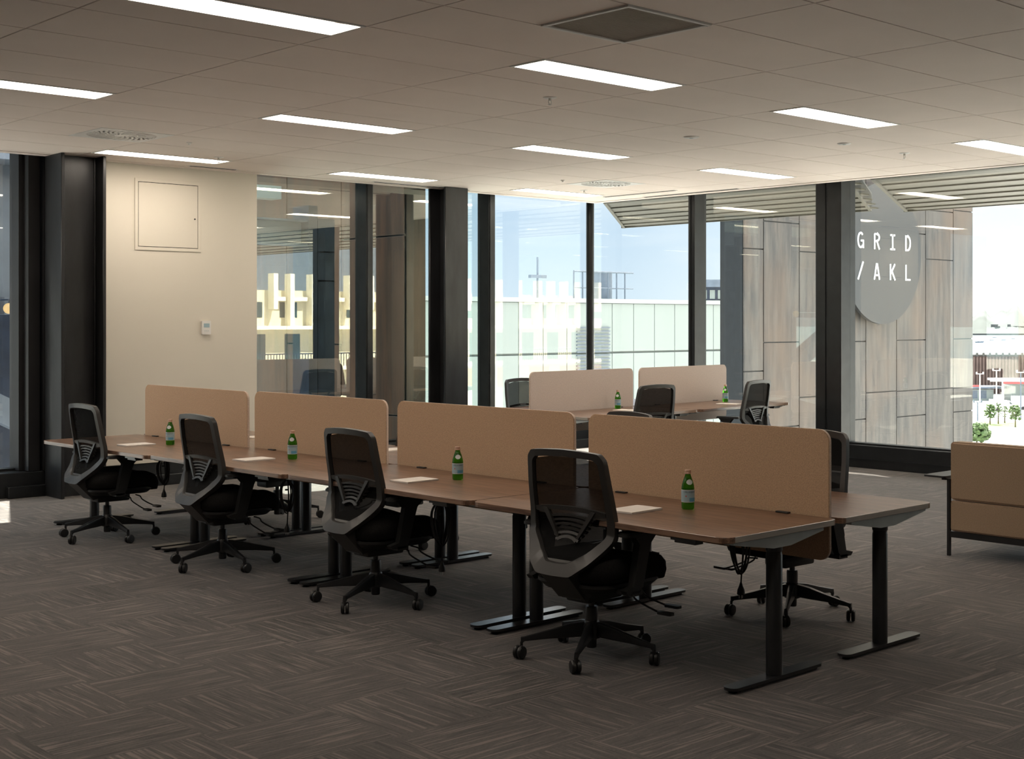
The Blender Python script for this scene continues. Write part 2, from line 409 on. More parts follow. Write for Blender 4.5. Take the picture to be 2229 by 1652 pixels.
# panes
def pane(name, x0, x1, y0, y1): bm = B(); box(bm, x0, x1, y0, y1, .22, 3.04); return struct(name, bm, M_glass2 if name in ('window_3', 'window_4') else M_glass)
gt = .006
pane('window_1', 1.2, 2.9, LY, LY+gt); pane('window_2', 3.0, 4.77, LY, LY+gt)
pane('window_3', 7.05, 8.461, LY, LY+gt); pane('window_4', 8.551, 10.181, LY, LY+gt); pane('window_5', 10.279, 12.20, LY+.02, LY+.02+gt)
for k, (a, c) in enumerate(((10.382, 11.97), (8.59, 10.284), (6.03, 8.269), (3.56, 5.72), (.5, 3.25))):
    pane('window_%d' % (6+k), RX, RX+gt, a, c)

# steel columns (H sections)
def hcol(name, x0, x1, y0, y1, flanges, label):
    bm = B(); t = .03
    if flanges == 'x':                # flange plates at x0 and x1
        box(bm, x0, x0+t, y0, y1, 0, CEIL-.002, bev=.004); box(bm, x1-t, x1, y0, y1, 0, CEIL-.002, bev=.004); ym = (y0+y1)/2
        box(bm, x0+t, x1-t, ym-.012, ym+.012, 0, CEIL-.002)
        tube(bm, [(x1-t-.006, ym-.018, 0), (x1-t-.006, ym-.018, CEIL-.002)], .008, 8); tube(bm, [(x0+t+.006, ym-.018, 0), (x0+t+.006, ym-.018, CEIL-.002)], .008, 8)
    else:
        box(bm, x0, x1, y0, y0+t, 0, CEIL-.002, bev=.004); box(bm, x0, x1, y1-t, y1, 0, CEIL-.002, bev=.004); xm = (x0+x1)/2
        box(bm, xm-.012, xm+.012, y0+t, y1-t, 0, CEIL-.002)
    o = obj(name, bm, M_steel, smooth=True); return tag(o, label, 'column')
hcol('steel_column', 4.925, 5.33, 11.31, 11.65, 'x', 'wide black steel H column beside the cream wall at the left')
hcol('steel_column', 9.155, 9.47, 11.32, 11.62, 'y', 'black steel H column standing in front of the middle windows')

# access panel and thermostat on the cream wall
t = empty('access_panel', 'square flush access hatch high on the cream wall', 'hatch', (6.10, EY-.0095, 2.515))
b = B(); 
for a in ((-.335, .335, -.005, .012, .30, .33), (-.335, .335, -.005, .012, -.33, -.30), (-.335, -.305, -.005, .012, -.30, .30), (.305, .335, -.005, .012, -.30, .30)): box(b, *a, bev=.001)
obj('frame', b, M_plaster, t)
b = B(); box(b, -.3045, .3045, .0035, .0045, -.2995, .2995); obj('shadow_gap', b, M_void, t)  # black sheet that stands in for the shade round the door
b = B(); box(b, -.2995, .2995, -.004, .012, -.2945, .2945, bev=.001); obj('door', b, M_plaster, t)
b = B(); lathe(b, [(.008, -.008), (.008, 0)], 12, (.27, 0, -.02), 'y'); obj('lock', b, M_black, t)
t = empty('thermostat', 'small white wall thermostat with grey display on the cream wall', 'thermostat', (6.487, EY-.005, 1.467))
b = B(); prism(b, rrect(-.047, .047, -.065, .065, .008), -.022, 0, 'y'); obj('housing', b, M_white, t)
b = B(); box(b, -.03, .03, -.0235, -.021, .002, .04); obj('display', b, M_label, t)
b = B(); 
for k in (-1, 0, 1): box(b, .018*k-.005, .018*k+.005, -.024, -.0215, -.035, -.028)
obj('button', b, M_arm, t)

# ------------------------------------------------------------------ ceiling fittings
def make_lamp():
    t = empty('ceiling_lamp', '', '')
    w, h = .6, .15
    b = B()
    for a in ((-w+.004, w-.004, -h+.004, -h+.022), (-w+.004, w-.004, h-.022, h-.004), (-w+.004, -w+.022, -h+.022, h-.022), (w-.022, w-.004, -h+.022, h-.022)): box(b, *a, -.004, .05)
    box(b, -w, w, -h, h, .05, .06); obj('frame', b, M_white, t)
    b = B(); box(b, -w+.022, w-.022, -h+.022, h-.022, .004, .012); obj('diffuser', b, M_lamp, t)
    b = B(); tube(b, smooth_pts([(w-.16, -h+.04, .001), (w-.09, -h+.05, .001), (w-.05, -h+.09, .001), (w-.045, h-.04, .001)]), .0035, 6); obj('clip_wire', b, M_white, t)
    return t
L0 = make_lamp()
words = {(0, 1): 'largest lit ceiling panel at the top left, cut by the picture edge', (2, 1): 'lit ceiling panel just below the dark return grille', (4, 1): 'lit ceiling panel right of the upper sprinkler, at mid right',
 (6, 1): 'lit ceiling panel cut by the right picture edge', (0, -3.5): 'lit ceiling panel cut by the left picture edge', (2, -3.5): 'lit ceiling panel left of centre in the middle row',
 (4, -3.5): 'lit ceiling panel directly left of the flat round detector in the centre', (6, -3.5): 'small lit ceiling panel nearest the right hand windows', (2, -8): 'lit ceiling panel right in front of the cream wall',
 (4, -8): 'lit ceiling panel above the middle steel column', (6, -8): 'farthest lit ceiling panel, beside the window corner'}
for k, (i, j) in enumerate(lamps):
    o = L0 if k == 0 else copy_tree(L0)
    o.location = (gx(i+.5), gy(j)+.15, CEIL)
    tag(o, words.get((i, j), {(0, -8): 'added lit ceiling panel, unseen, left of the black column', (0, 5.5): 'added lit ceiling panel, unseen above the camera', (4, 5.5): 'added lit ceiling panel, unseen above the sofa', (6, 5.5): 'added lit ceiling panel, unseen by the right windows',
        (-2, -3.5): 'added lit ceiling panel, unseen far to the left', (-2, 1): 'added lit ceiling panel, unseen behind the camera on the left'}.get((i, j))), 'ceiling light', 'recessed ceiling light panels')
# return air grille
t = empty('return_grille', 'square dark return air grille with fine slats in the ceiling', 'vent', ((grille[0]+grille[1])/2, (grille[2]+grille[3])/2, CEIL))
b = B(); w = .296
for a in ((-w, w, -w, -w+.022), (-w, w, w-.022, w), (-w, -w+.022, -w+.022, w-.022), (w-.022, w, -w+.022, w-.022)): box(b, *a, -.008, .03, bev=.002)
obj('frame', b, M_white, t)
b = B()
for k in range(44):
    x = -.268+k*.0124; hexa(b, [(x, -.273, -.001), (x+.004, -.273, -.001), (x+.004, .273, -.001), (x, .273, -.001), (x+.006, -.273, .016), (x+.010, -.273, .016), (x+.010, .273, .016), (x+.006, .273, .016)])
obj('slats', b, mat('grille slats', (.52, .46, .40), .6, var=.03), t)
b = B(); box(b, -w, w, -w, w, .03, .05); obj('backing', b, M_void, t)
# swirl diffusers
def make_diff():
    t = empty('swirl_diffuser', '', '')
    b = B(); w = .296
    # plate with radial slots made of ring sectors
    rings = [(.055, .115), (.125, .185), (.195, .262)]
    inner = .055
    prism(b, [(inner*math.cos(a*PI/12), inner*math.sin(a*PI/12)) for a in range(24)], -.002, .004)
    for q, (r0, r1) in enumerate(rings):
        n = 16+8*q; n2 = n
        for k in range(n):
            a0 = 2*PI*k/n+q*.12; a1 = a0+2*PI/n*.48; tw = .22
            prism(b, [(r0*math.cos(a0), r0*math.sin(a0)), (r1*math.cos(a0+tw), r1*math.sin(a0+tw)), (r1*math.cos(a1+tw), r1*math.sin(a1+tw)), (r0*math.cos(a1), r0*math.sin(a1))], -.002, .004)
        ro = rings[q+1][0] if q < 2 else .272
        N = 48
        for k in range(N):
            a0, a1 = 2*PI*k/N, 2*PI*(k+1)/N
            prism(b, [(r1*math.cos(a0), r1*math.sin(a0)), (ro*math.cos(a0), ro*math.sin(a0)), (ro*math.cos(a1), ro*math.sin(a1)), (r1*math.cos(a1), r1*math.sin(a1))], -.002, .004)
    for k in range(48):                # square surround
        a0, a1 = 2*PI*k/48, 2*PI*(k+1)/48
        def sq(a):
            c, s = math.cos(a), math.sin(a); m = w/max(abs(c), abs(s)); return (m*c, m*s)
        prism(b, [(.272*math.cos(a0), .272*math.sin(a0)), sq(a0), sq(a1), (.272*math.cos(a1), .272*math.sin(a1))], -.002, .004)
    obj('plate', b, M_white, t)
    b = B(); box(b, -w, w, -w, w, .03, .05); obj('backing', b, M_void, t)
    return t
D0 = make_diff()
for k, h in enumerate(diffs):
    o = D0 if k == 0 else copy_tree(D0); o.location = ((h[0]+h[1])/2, (h[2]+h[3])/2, CEIL)
    tag(o, ('square swirl air diffuser in the ceiling at the left, near the black column', 'square swirl air diffuser in the ceiling above the window corner')[k], 'vent', 'swirl diffusers')
# sprinklers, detectors
def make_spr():
    t = empty('sprinkler', '', '')
    b = B(); lathe(b, [(.001, -.006), (.036, -.006), (.046, -.001), (.046, 0)], 20); obj('rose', b, M_white, t, True)
    b = B(); lathe(b, [(.010, -.022), (.010, -.004)], 12)
    tube(b, [(.010, 0, -.02), (.013, 0, -.034), (.003, 0, -.046)], .0025, 6); tube(b, [(-.010, 0, -.02), (-.013, 0, -.034), (-.003, 0, -.046)], .0025, 6)
    lathe(b, [(.004, -.052), (.013, -.048), (.013, -.046), (.004, -.045)], 12); obj('head', b, M_chrome, t, True)
    return t
S0 = make_spr()
for k, (x, y, lb) in enumerate(((6.023, 6.375, 'sprinkler head on the open ceiling below the big middle light panel'), (6.079, 10.691, 'sprinkler head at the end of the light in front of the cream wall'),
        (10.538, 10.601, 'sprinkler head under the ceiling by the window corner'), (10.222, 6.375, 'sprinkler head on the ceiling at the far right'))):
    o = S0 if k == 0 else copy_tree(S0); o.location = (x, y, CEIL); tag(o, lb, 'sprinkler', 'ceiling sprinklers')
for k, (x, y, r, lb) in enumerate(((8.117, 6.972, .062, 'flat round white detector in the ceiling near the centre'), (9.314, 6.367, .055, 'flat round white speaker disc in the ceiling, right of the detector'))):
    t = empty('ceiling_detector', lb, 'detector', (x, y, CEIL), group='round ceiling discs')
    b = B(); lathe(b, [(r*.35, -.009), (r*.8, -.010), (r, -.003), (r, 0)], 28); obj('housing', b, M_white, t, True)
    b = B(); lathe(b, [(r*.22, -.012), (r*.3, -.008)], 20); obj('sensor', b, M_arm, t, True)
for k, (x, y, lb) in enumerate(((5.409, 9.979, 'tiny ceiling sensor right of the left swirl diffuser'), (9.627, 9.998, 'tiny ceiling sensor left of the far swirl diffuser'))):
    b = B(); lathe(b, [(.008, -.02), (.012, -.008), (.022, -.006), (.022, 0)], 16); tag(obj('ceiling_sensor', b, M_white, None, True, loc=(x, y, CEIL)), lb, 'sensor', 'tiny ceiling sensors')
for k, (x0, x1, y0, y1, lb) in enumerate(((EX-.55, EX-.50, 9.9, 11.0, 'short dark slot diffuser in the ceiling, inner one by the window corner'), (EX-.20, EX-.14, 9.3, 10.7, 'dark slot diffuser close to the right hand window edge'), (8.3, 9.6, EY-.24, EY-.19, 'dark slot diffuser above the middle column'), (6.2, 6.7, EY-.24, EY-.19, 'short dark slot diffuser above the cream wall'))):
    b = B(); box(b, x0, x1, y0, y1, CEIL-.004, CEIL-.0005, mi=0); box(b, x0+.012, x1-.012, y0+.012, y1-.012, CEIL-.006, CEIL-.004, mi=1)
    tag(obj('slot_diffuser', b, [M_white, M_void]), lb, 'vent', 'ceiling slot diffusers')

# ------------------------------------------------------------------ chair  (local: +x forward, +y left, z up)
def cprof(z):                        # fore-aft position of the back frame
    K = [(.30, -.150), (.35, -.215), (.405, -.268), (.45, -.245), (.52, -.185), (.59, -.150), (.66, -.152), (.80, -.178), (.95, -.200)]
    for (z0, a), (z1, c) in zip(K, K[1:]):
        if z <= z1: return a+(c-a)*(z-z0)/(z1-z0)
    return K[-1][1]
def chain(P, n):                      # resample a closed outline evenly between given corners
    out = []
    for i in range(len(P)):
        a, c = P[i], P[(i+1) % len(P)]
        for k in range(n): out.append((a[0]+(c[0]-a[0])*k/n, a[1]+(c[1]-a[1])*k/n))
    return out
def softloop(P, n=8, it=3):
    L = chain(P, n)
    for _ in range(it):
        L = [((L[i-1][0]+2*L[i][0]+L[(i+1) % len(L)][0])/4, (L[i-1][1]+2*L[i][1]+L[(i+1) % len(L)][1])/4) for i in range(len(L))]
    return L
OUT = softloop([(.100, .407), (.172, .462), (.250, .560), (.252, .620), (.240, .78), (.226, .915), (.200, .945), (.10, .953), (0, .956), (-.10, .953), (-.200, .945), (-.226, .915), (-.240, .78), (-.252, .620), (-.250, .560), (-.172, .462), (-.100, .407), (0, .404)], 6, 1)
INN = softloop([(.062, .462), (.130, .505), (.206, .575), (.212, .620), (.206, .78), (.194, .895), (.172, .914), (.10, .920), (0, .923), (-.10, .920), (-.172, .914), (-.194, .895), (-.206, .78), (-.212, .620), (-.206, .575), (-.130, .505), (-.062, .462), (0, .459)], 6, 1)
def wrap(y): return .018*(abs(y)/.25)**2
def make_chair():
    t = empty('office_chair', '', '')
    # back frame loop
    b = B(); rings = []
    for (yo, zo), (yi, zi) in zip(OUT, INN):
        dep = .024+.020*max(0, 1-abs(zo-.50)/.10)
        xo, xi = cprof(zo)+wrap(yo), cprof(zi)+wrap(yi)
        rings.append([b.verts.new(p) for p in ((xo+.006, yo, zo), (xo-.004, yo*.985+yi*.015, zo*.97+zi*.03), (xi-.006, yi*.94+yo*.06, zi*.94+zo*.06), (xi+.004, yi, zi), (xi+dep*.8, yi, zi), (xo+dep, yo, zo))])
    for r0, r1 in zip(rings, rings[1:]+rings[:1]):
        for k in range(6): b.faces.new((r0[k], r0[(k+1) % 6], r1[(k+1) % 6], r1[k]))
    bmesh.ops.recalc_face_normals(b, faces=b.faces[:])
    obj('back_frame', b, M_plastic, t, True)
    # spine joining the chin of the frame to the mechanism
    b = B()
    hexa(b, [(-.245, -.088, .408), (-.205, -.10, .425), (-.205, .10, .425), (-.245, .088, .408), (-.262, -.084, .414), (-.215, -.10, .470), (-.215, .10, .470), (-.262, .084, .414)])
    hexa(b, [(-.135, -.080, .285), (-.06, -.075, .305), (-.06, .075, .305), (-.135, .080, .285), (-.260, -.086, .412), (-.185, -.105, .44), (-.185, .105, .44), (-.260, .086, .412)])
    box(b, -.14, .02, -.055, .055, .285, .325)
    obj('back_spine', b, M_plastic, t)
    # woven mesh
    b = B(); prev = None; top = sorted({round(z, 4) for y, z in INN})
    def halfw(z):                      # half width of the frame opening at height z
        w_ = 0
        for (y0, z0), (y1, z1) in zip(INN, INN[1:]+INN[:1]):
            if (z0-z)*(z1-z) <= 0 and abs(z1-z0) > 1e-6: w_ = max(w_, abs(y0+(y1-y0)*(z-z0)/(z1-z0)))
        return w_+.006
    for k in range(31):
        z = .4615+(.9205-.4615)*k/30; w_ = halfw(z)
        r_ = [b.verts.new((cprof(z)+wrap(w_*q/6)+.016, w_*q/6, z)) for q in range(-6, 7)]
        if prev:
            for q in range(12): b.faces.new((prev[q], prev[q+1], r_[q+1], r_[q]))
        prev = r_
    obj('mesh_back', b, M_mesh, t, 'all')
    # lumbar support with five slots
    b = B()
    def X(z): return cprof(z)+.002
    def bar(z0, z1, w0, w1, d=.014):
        N = 8
        for k in range(N):
            f0, f1 = -1+2*k/N, -1+2*(k+1)/N
            def p(f, z, w, dx): y = f*w; zz = z-.016*f*f; return (X(zz)+wrap(y)*.9+dx, y, zz)
            hexa(b, [p(f0, z0, w0, -.004), p(f1, z0, w0, -.004), p(f1, z0, w0, d), p(f0, z0, w0, d), p(f0, z1, w1, -.004), p(f1, z1, w1, -.004), p(f1, z1, w1, d), p(f0, z1, w1, d)])
    bar(.680, .700, .205, .208)
    for k in range(6):
        z = .664-.0185*k; w = .140-.0140*k; bar(z-.010, z, w-.005, w)
    bar(.560, .572, .052, .058)
    for s in (-1, 1):
        hexa(b, [(X(.56)-.005, s*.050, .560), (X(.56)+.014, s*.050, .560), (X(.56)+.014, s*.066, .560), (X(.56)-.005, s*.066, .560), (X(.69)-.002, s*.128, .684), (X(.69)+.016, s*.128, .684), (X(.69)+.016, s*.156, .684), (X(.69)-.002, s*.156, .684)])
        hexa(b, [(X(.66), s*.135, .655), (X(.66)+.014, s*.135, .655), (X(.66)+.020, s*.208, .665), (X(.66)+.006, s*.208, .665), (X(.69), s*.14, .692), (X(.69)+.014, s*.14, .692), (X(.69)+.020, s*.208, .684), (X(.69)+.006, s*.208, .684)])
    bmesh.ops.recalc_face_normals(b, faces=b.faces[:])
    obj('lumbar_support', b, M_plastic, t, True)
    # seat cushion: stacked rounded outline, dropped at the front
    b = B()
    base = rrect(-.20, .305, -.245, .245, (.12, .10, .10, .12), 6)
    def ring(s, z, dz=0):
        out = []
        for x, y in base:
            px, py = .05+(x-.05)*s, y*s
            zz = z-.055*max(0, (px-.12)/.19)**2-dz+.012*(abs(py)/.25)**2
            out.append(b.verts.new((px, py, zz)))
        return out
    rs = [ring(.86, .362), ring(.97, .378), ring(1.0, .415), ring(.985, .448), ring(.93, .468), ring(.80, .476), ring(.5, .470), ring(.2, .466)]
    for r0, r1 in zip(rs, rs[1:]):
        for k in range(len(base)): b.faces.new((r0[k], r0[(k+1) % len(base)], r1[(k+1) % len(base)], r1[k]))
    b.faces.new(rs[0][::-1]); b.faces.new(rs[-1])
    obj('seat', b, M_fabric, t, 'all')
    b = B(); rs = []
    for s, z in ((.50, .312), (.78, .322), (.90, .352), (.90, .366)):
        rs.append([b.verts.new((.04+(x-.05)*s, y*s, z)) for x, y in base])
    for r0, r1 in zip(rs, rs[1:]):
        for k in range(len(base)): b.faces.new((r0[k], r0[(k+1) % len(base)], r1[(k+1) % len(base)], r1[k]))
    b.faces.new(rs[0][::-1]); b.faces.new(rs[-1]); obj('seat_shell', b, M_plasticb, t, True)
    b = B(); box(b, -.10, .14, -.07, .07, .262, .315, bev=.012, seg=2); obj('tilt_mechanism', b, M_plasticb, t, True)
    # gas lift
    b = B(); lathe(b, [(.014, .22), (.014, .27)], 16, (.0, 0, 0)); lathe(b, [(.022, .045), (.024, .05), (.024, .16), (.029, .165), (.029, .225), (.026, .232)], 20); obj('gas_lift', b, M_leg, t, True)
    # armrests
    for s in (-1, 1):
        b = B()
        y0, y1 = s*.262, s*.298
        prof = [(-.115, .352), (-.10, .335), (-.02, .333), (.005, .36), (.045, .50), (.06, .545), (.105, .585), (-.055, .585), (-.02, .545), (-.03, .50), (-.055, .385), (-.06, .365)]
        v0 = [b.verts.new((x, y0, z)) for x, z in prof]; v1 = [b.verts.new((x, y1, z)) for x, z in prof]; N = len(prof)
        b.faces.new(v0); b.faces.new(v1[::-1])
        for k in range(N): b.faces.new((v0[k], v0[(k+1) % N], v1[(k+1) % N], v1[k]))
        ya, yb = sorted((s*.12, s*.298)); box(b, -.07, .0, ya, yb, .325, .345)
        bmesh.ops.recalc_face_normals(b, faces=b.faces[:])
        a = obj('armrest', b, M_plasticb, t, True)
        b = B(); y0, y1 = sorted((s*.235, s*.325)); prism(b, rrect(-.125, .125, y0, y1, .035), .586, .604)
        bmesh.ops.bevel(b, geom=[e for e in b.edges if abs(e.verts[0].co.z-e.verts[1].co.z) < .001 and e.verts[0].co.z > .6], offset=.006, segments=2, affect='EDGES')
        obj('arm_pad', b, M_plasticb, a, True)
    # levers on the right hand side
    for x, yy, ln, dz in ((.09, -.10, .20, -.045), (.17, -.09, .19, -.028)):
        b = B(); pts = smooth_pts([(x, yy, .30), (x+.005, yy-.06, .295), (x+.01, yy-.075, .285+dz*.3), (x+.03, yy-.11, .27+dz*.5), (x+.06, yy-ln+.03, .262+dz)], 4)
        tube(b, pts, .0045, 6); p = pts[-1]; prism(b, rrect(p[0]-.014, p[0]+.022, p[1]-.075, p[1]+.005, .01), p[2]-.006, p[2]+.006); obj('lever', b, M_plasticb, t, True)
    # star base
    b = B(); lathe(b, [(.030, .085), (.042, .09), (.042, .145), (.032, .168)], 20); base_o = obj('star_base', b, M_leg, t, True)
    for k in range(5):
        a = 2*PI*k/5; ca, sa = math.cos(a), math.sin(a)
        def T(r, w, z): return (r*ca-w*sa, r*sa+w*ca, z)
        b = B(); sec = [(.03, .020, .098, .163), (.10, .019, .093, .152), (.20, .015, .088, .125), (.305, .011, .078, .100), (.322, .010, .062, .097)]
        rr = []
        for r, w, z0, z1 in sec:
            rr.append([b.verts.new(T(r, q*w, z)) for q, z in ((-.8, z0), (.8, z0), (1, z0+.006), (.7, z1-.003), (0, z1), (-.7, z1-.003), (-1, z0+.006))])
        for r0, r1 in zip(rr, rr[1:]):
            for i in range(7): b.faces.new((r0[i], r0[(i+1) % 7], r1[(i+1) % 7], r1[i]))
        b.faces.new(rr[0][::-1]); b.faces.new(rr[-1]); bmesh.ops.recalc_face_normals(b, faces=b.faces[:])
        obj('base_arm', b, M_leg, base_o, True)
        # twin wheel caster
        b = B(); ph = a+(.9, -.7, 2.1, .3, -1.6)[k]; ux, uy = math.cos(ph), math.sin(ph)
        cx, cy = .318*ca, .318*sa
        tube(b, [(cx, cy, .075), (cx, cy, .045)], .007, 8)
        ox, oy = cx-.012*uy*0, cy
        for s in (-1, 1):
            ax = Vector((ux, uy, 0))
            pr = [(.008, .002), (.027, .003), (.030, .008), (.030, .016), (.026, .021), (.008, .022)]
            rings = []
            v1 = Vector((-uy, ux, 0)); v2 = Vector((0, 0, 1))
            for r, h in pr:
                rings.append([b.verts.new(Vector((cx, cy, .0305))+v1*.014+ax*(s*h)+r*(v1*math.cos(2*PI*i/18)+v2*math.sin(2*PI*i/18))) for i in range(18)])
            fs = []
            for r0, r1 in zip(rings, rings[1:]):
                for i in range(18): fs.append(b.faces.new((r0[i], r0[(i+1) % 18], r1[(i+1) % 18], r1[i])))
            fs.append(b.faces.new(rings[0][::-1])); fs.append(b.faces.new(rings[-1])); bmesh.ops.recalc_face_normals(b, faces=fs)
        obj('caster', b, M_plasticb, t, True)
    return t
CH = make_chair()
bases = [o for o in CH.children if o.name.startswith('star_base') or o.name.startswith('caster')]
first = [True]
def place_chair(x, y, face, base, label, group='black mesh back office chairs'):
    """face: direction the sitter looks (deg); base: angle of the first base arm (deg)"""
    o = CH if first[0] else copy_tree(CH); first[0] = False
    o.location = (x, y, 0); o.rotation_euler.z = R(face)
    for ch in o.children:
        if ch.name.split('.')[0] in ('star_base', 'caster'): ch.rotation_euler.z = R(base-face)
    tag(o, label, 'chair', group); return o

# ------------------------------------------------------------------ height adjustable desk (local: x length, user at -y)
DZ = .65
def tabletop(L, D, z0, z1):
    b = B(); o = rrect(-L/2, L/2, -D/2, D/2, (.055, .055, .03, .03), 6); n = len(o)
    def side(i):
        a, c = o[i], o[(i+1) % n]; return 1 if abs(a[0]-c[0]) < .004 and abs(a[1]-c[1]) > .1 else 0
    prism(b, o, z0, z1, sidemi=side)
    es = [e for e in b.edges if abs(e.verts[0].co.z-e.verts[1].co.z) < 1e-5]
    bmesh.ops.bevel(b, geom=es, offset=.0015, segments=1, affect='EDGES')
    return b
def make_desk(L=1.57, D=.78):
    t = empty('standing_desk', '', '')
    obj('tabletop', tabletop(L, D, DZ-.026, DZ), [M_wood, M_edge], t)
    for s in (-1, 1):
        x = s*(L/2-.012)
        b = B(); x0, x1 = sorted((x, x-s*.05)); z1 = DZ-.027
        pr = [(-.33, z1), (-.33, z1-.010), (-.06, z1-.052), (.06, z1-.052), (.30, z1-.014), (.30, z1)]
        v0 = [b.verts.new((x0, y, z)) for y, z in pr]; v1 = [b.verts.new((x1, y, z)) for y, z in pr]
        b.faces.new(v0); b.faces.new(v1[::-1])
        for k in range(6): b.faces.new((v0[k], v0[(k+1) % 6], v1[(k+1) % 6], v1[k]))
        bmesh.ops.recalc_face_normals(b, faces=b.faces[:]); obj('side_bracket', b, M_arm, t)
        xc = s*(L/2-.055)
        b = B(); lathe(b, [(.035, .028), (.035, DZ-.115), (.033, DZ-.112), (.033, DZ-.1), (.036, DZ-.098), (.036, DZ-.078)], 28, (xc, .0, 0)); obj('column', b, M_leg, t, True)
        b = B(); prism(b, rrect(xc-.036, xc+.036, -.315, .315, .03, 8), .014, .026)
        v = [(xc-.030, -.27), (xc+.030, -.27), (xc+.030, .27), (xc-.030, .27)]; prism(b, v, .008, .014)
        f = obj('foot', b, M_leg, t)
        b = B()
        for yy in (-.28, .28): lathe(b, [(.018, 0), (.020, .003), (.012, .010), (.008, .015)], 16, (xc, yy, 0))
        obj('glide', b, M_plasticb, f, True)
    b = B(); 
    for yy in (-.05, .05): box(b, -L/2+.06, L/2-.06, yy-.018, yy+.018, DZ-.06, DZ-.028)
    box(b, -L/2+.06, -L/2+.2, -.09, .09, DZ-.075, DZ-.05); box(b, L/2-.2, L/2-.06, -.09, .09, DZ-.075, DZ-.05)
    obj('crossbeam', b, M_leg, t)
    b = B(); box(b, -.45, .45, .18, .30, DZ-.085, DZ-.08); box(b, -.45, .45, .30, .303, DZ-.085, DZ-.03); box(b, -.45, .45, .177, .18, DZ-.085, DZ-.05); obj('cable_tray', b, M_leg, t)
    b = B(); v = [(-.05, -.40, DZ-.052), (.05, -.40, DZ-.052), (.05, -.33, DZ-.027), (-.05, -.33, DZ-.027)]
    prism(b, [(L/2-.30, -D/2+.005), (L/2-.165, -D/2+.005), (L/2-.165, -D/2+.08), (L/2-.30, -D/2+.08)], DZ-.05, DZ-.027)
    bmesh.ops.bevel(b, geom=[e for e in b.edges if e.verts[0].co.z < DZ-.04 and e.verts[1].co.z < DZ-.04], offset=.012, segments=2, affect='EDGES')
    obj('control_handset', b, M_leg, t)
    for xx in (-.5, .5):
        b = B(); box(b, xx-.035, xx+.035, D/2-.025, D/2-.001, DZ, DZ+.007, bev=.002); obj('screen_clip', b, M_plasticb, t)
    return t
DK = make_desk(); dfirst = [True]
def place_desk(x, y, rot, label, group, dz=0):
    o = DK if dfirst[0] else copy_tree(DK); dfirst[0] = False
    o.location = (x, y, 0); o.rotation_euler.z = rot; o.scale.z = (DZ+dz)/DZ
    tag(o, label, 'desk', group); return o
def make_screen(L, z0, z1):
    b = B(); prism(b, rrect(-L/2, L/2, z0, z1, .055, 8), -.010, .010, 'y', sidemi=lambda i: 1)
    bmesh.ops.bevel(b, geom=[e for e in b.edges if abs(e.verts[0].co.y-e.verts[1].co.y) < 1e-6], offset=.003, segments=2, affect='EDGES')
    return b

# near row frame
RO = Vector((4.25, 3.465)); es = Vector((-.010, 1)).normalized(); et = Vector((es.y, -es.x))
ra = math.atan2(es.y, es.x)             # direction of the row
def row(s, t): p = RO+es*s+et*t; return p.x, p.y
cuts = [(0, 1.58), (1.595, 3.215), (3.225, 4.85), (4.86, 6.50)]; dzs = [0, 0, -.005, -.012]
nm = ['nearest', 'second nearest', 'third nearest', 'farthest']
for k, (a, c) in enumerate(cuts):
    x, y = row((a+c)/2, .39); o = place_desk(x, y, ra-PI, '', 'desks of the long near row', dzs[k]); o.scale.x = (c-a)/1.57
    tag(o, 'walnut standing desk on the chair side of the long row, %s to the camera' % nm[k])
    x, y = row((a+c)/2, 1.205); o = place_desk(x, y, ra, '', 'desks of the long near row', dzs[k]); o.scale.x = (c-a)/1.57
    tag(o, 'walnut standing desk on the far side of the peach screens, %s to the camera' % nm[k])
for k, (a, c) in enumerate([(.05, 1.55), (1.655, 3.185), (3.295, 4.81), (4.905, 6.405)]):
    x, y = row((a+c)/2, .797); b = make_screen(c-a, .455, (1.04, 1.04, 1.038, 1.032)[k]); o = obj('desk_screen', b, [M_screen, M_rim], None, loc=(x, y, 0), rotz=ra)
    tag(o, 'peach felt desk screen with rounded corners, %s along the near row' % (['the nearest and largest', 'second from the right', 'third from the right', 'leftmost'][k]), 'screen', 'peach desk screens')
# far pair of desks, two each side
FA = R(3.5); FO = Vector((8.46, 9.28)); fu = Vector((math.cos(FA), math.sin(FA))); fv = Vector((-fu.y, fu.x))
def far(u, v): p = FO+fu*u+fv*v; return p.x, p.y
for k, (u, n_) in enumerate(((.80, 'left'), (2.40, 'right'))):
    x, y = far(u, -.42); o = place_desk(x, y, FA, 'pale topped standing desk in front of the far grey screens, %s one' % n_, 'desks of the far group', .02)
    x, y = far(u, .42); o = place_desk(x, y, FA+PI, 'standing desk behind the far grey screens, %s one by the window' % n_, 'desks of the far group', .02)
    x, y = far(u, 0); b = make_screen(1.50, .47, 1.055); tag(obj('desk_screen', b, [M_screen2, M_rim], None, loc=(x, y, 0), rotz=FA), 'pale felt desk screen on the far desks, %s one' % n_, 'screen', 'pale desk screens')

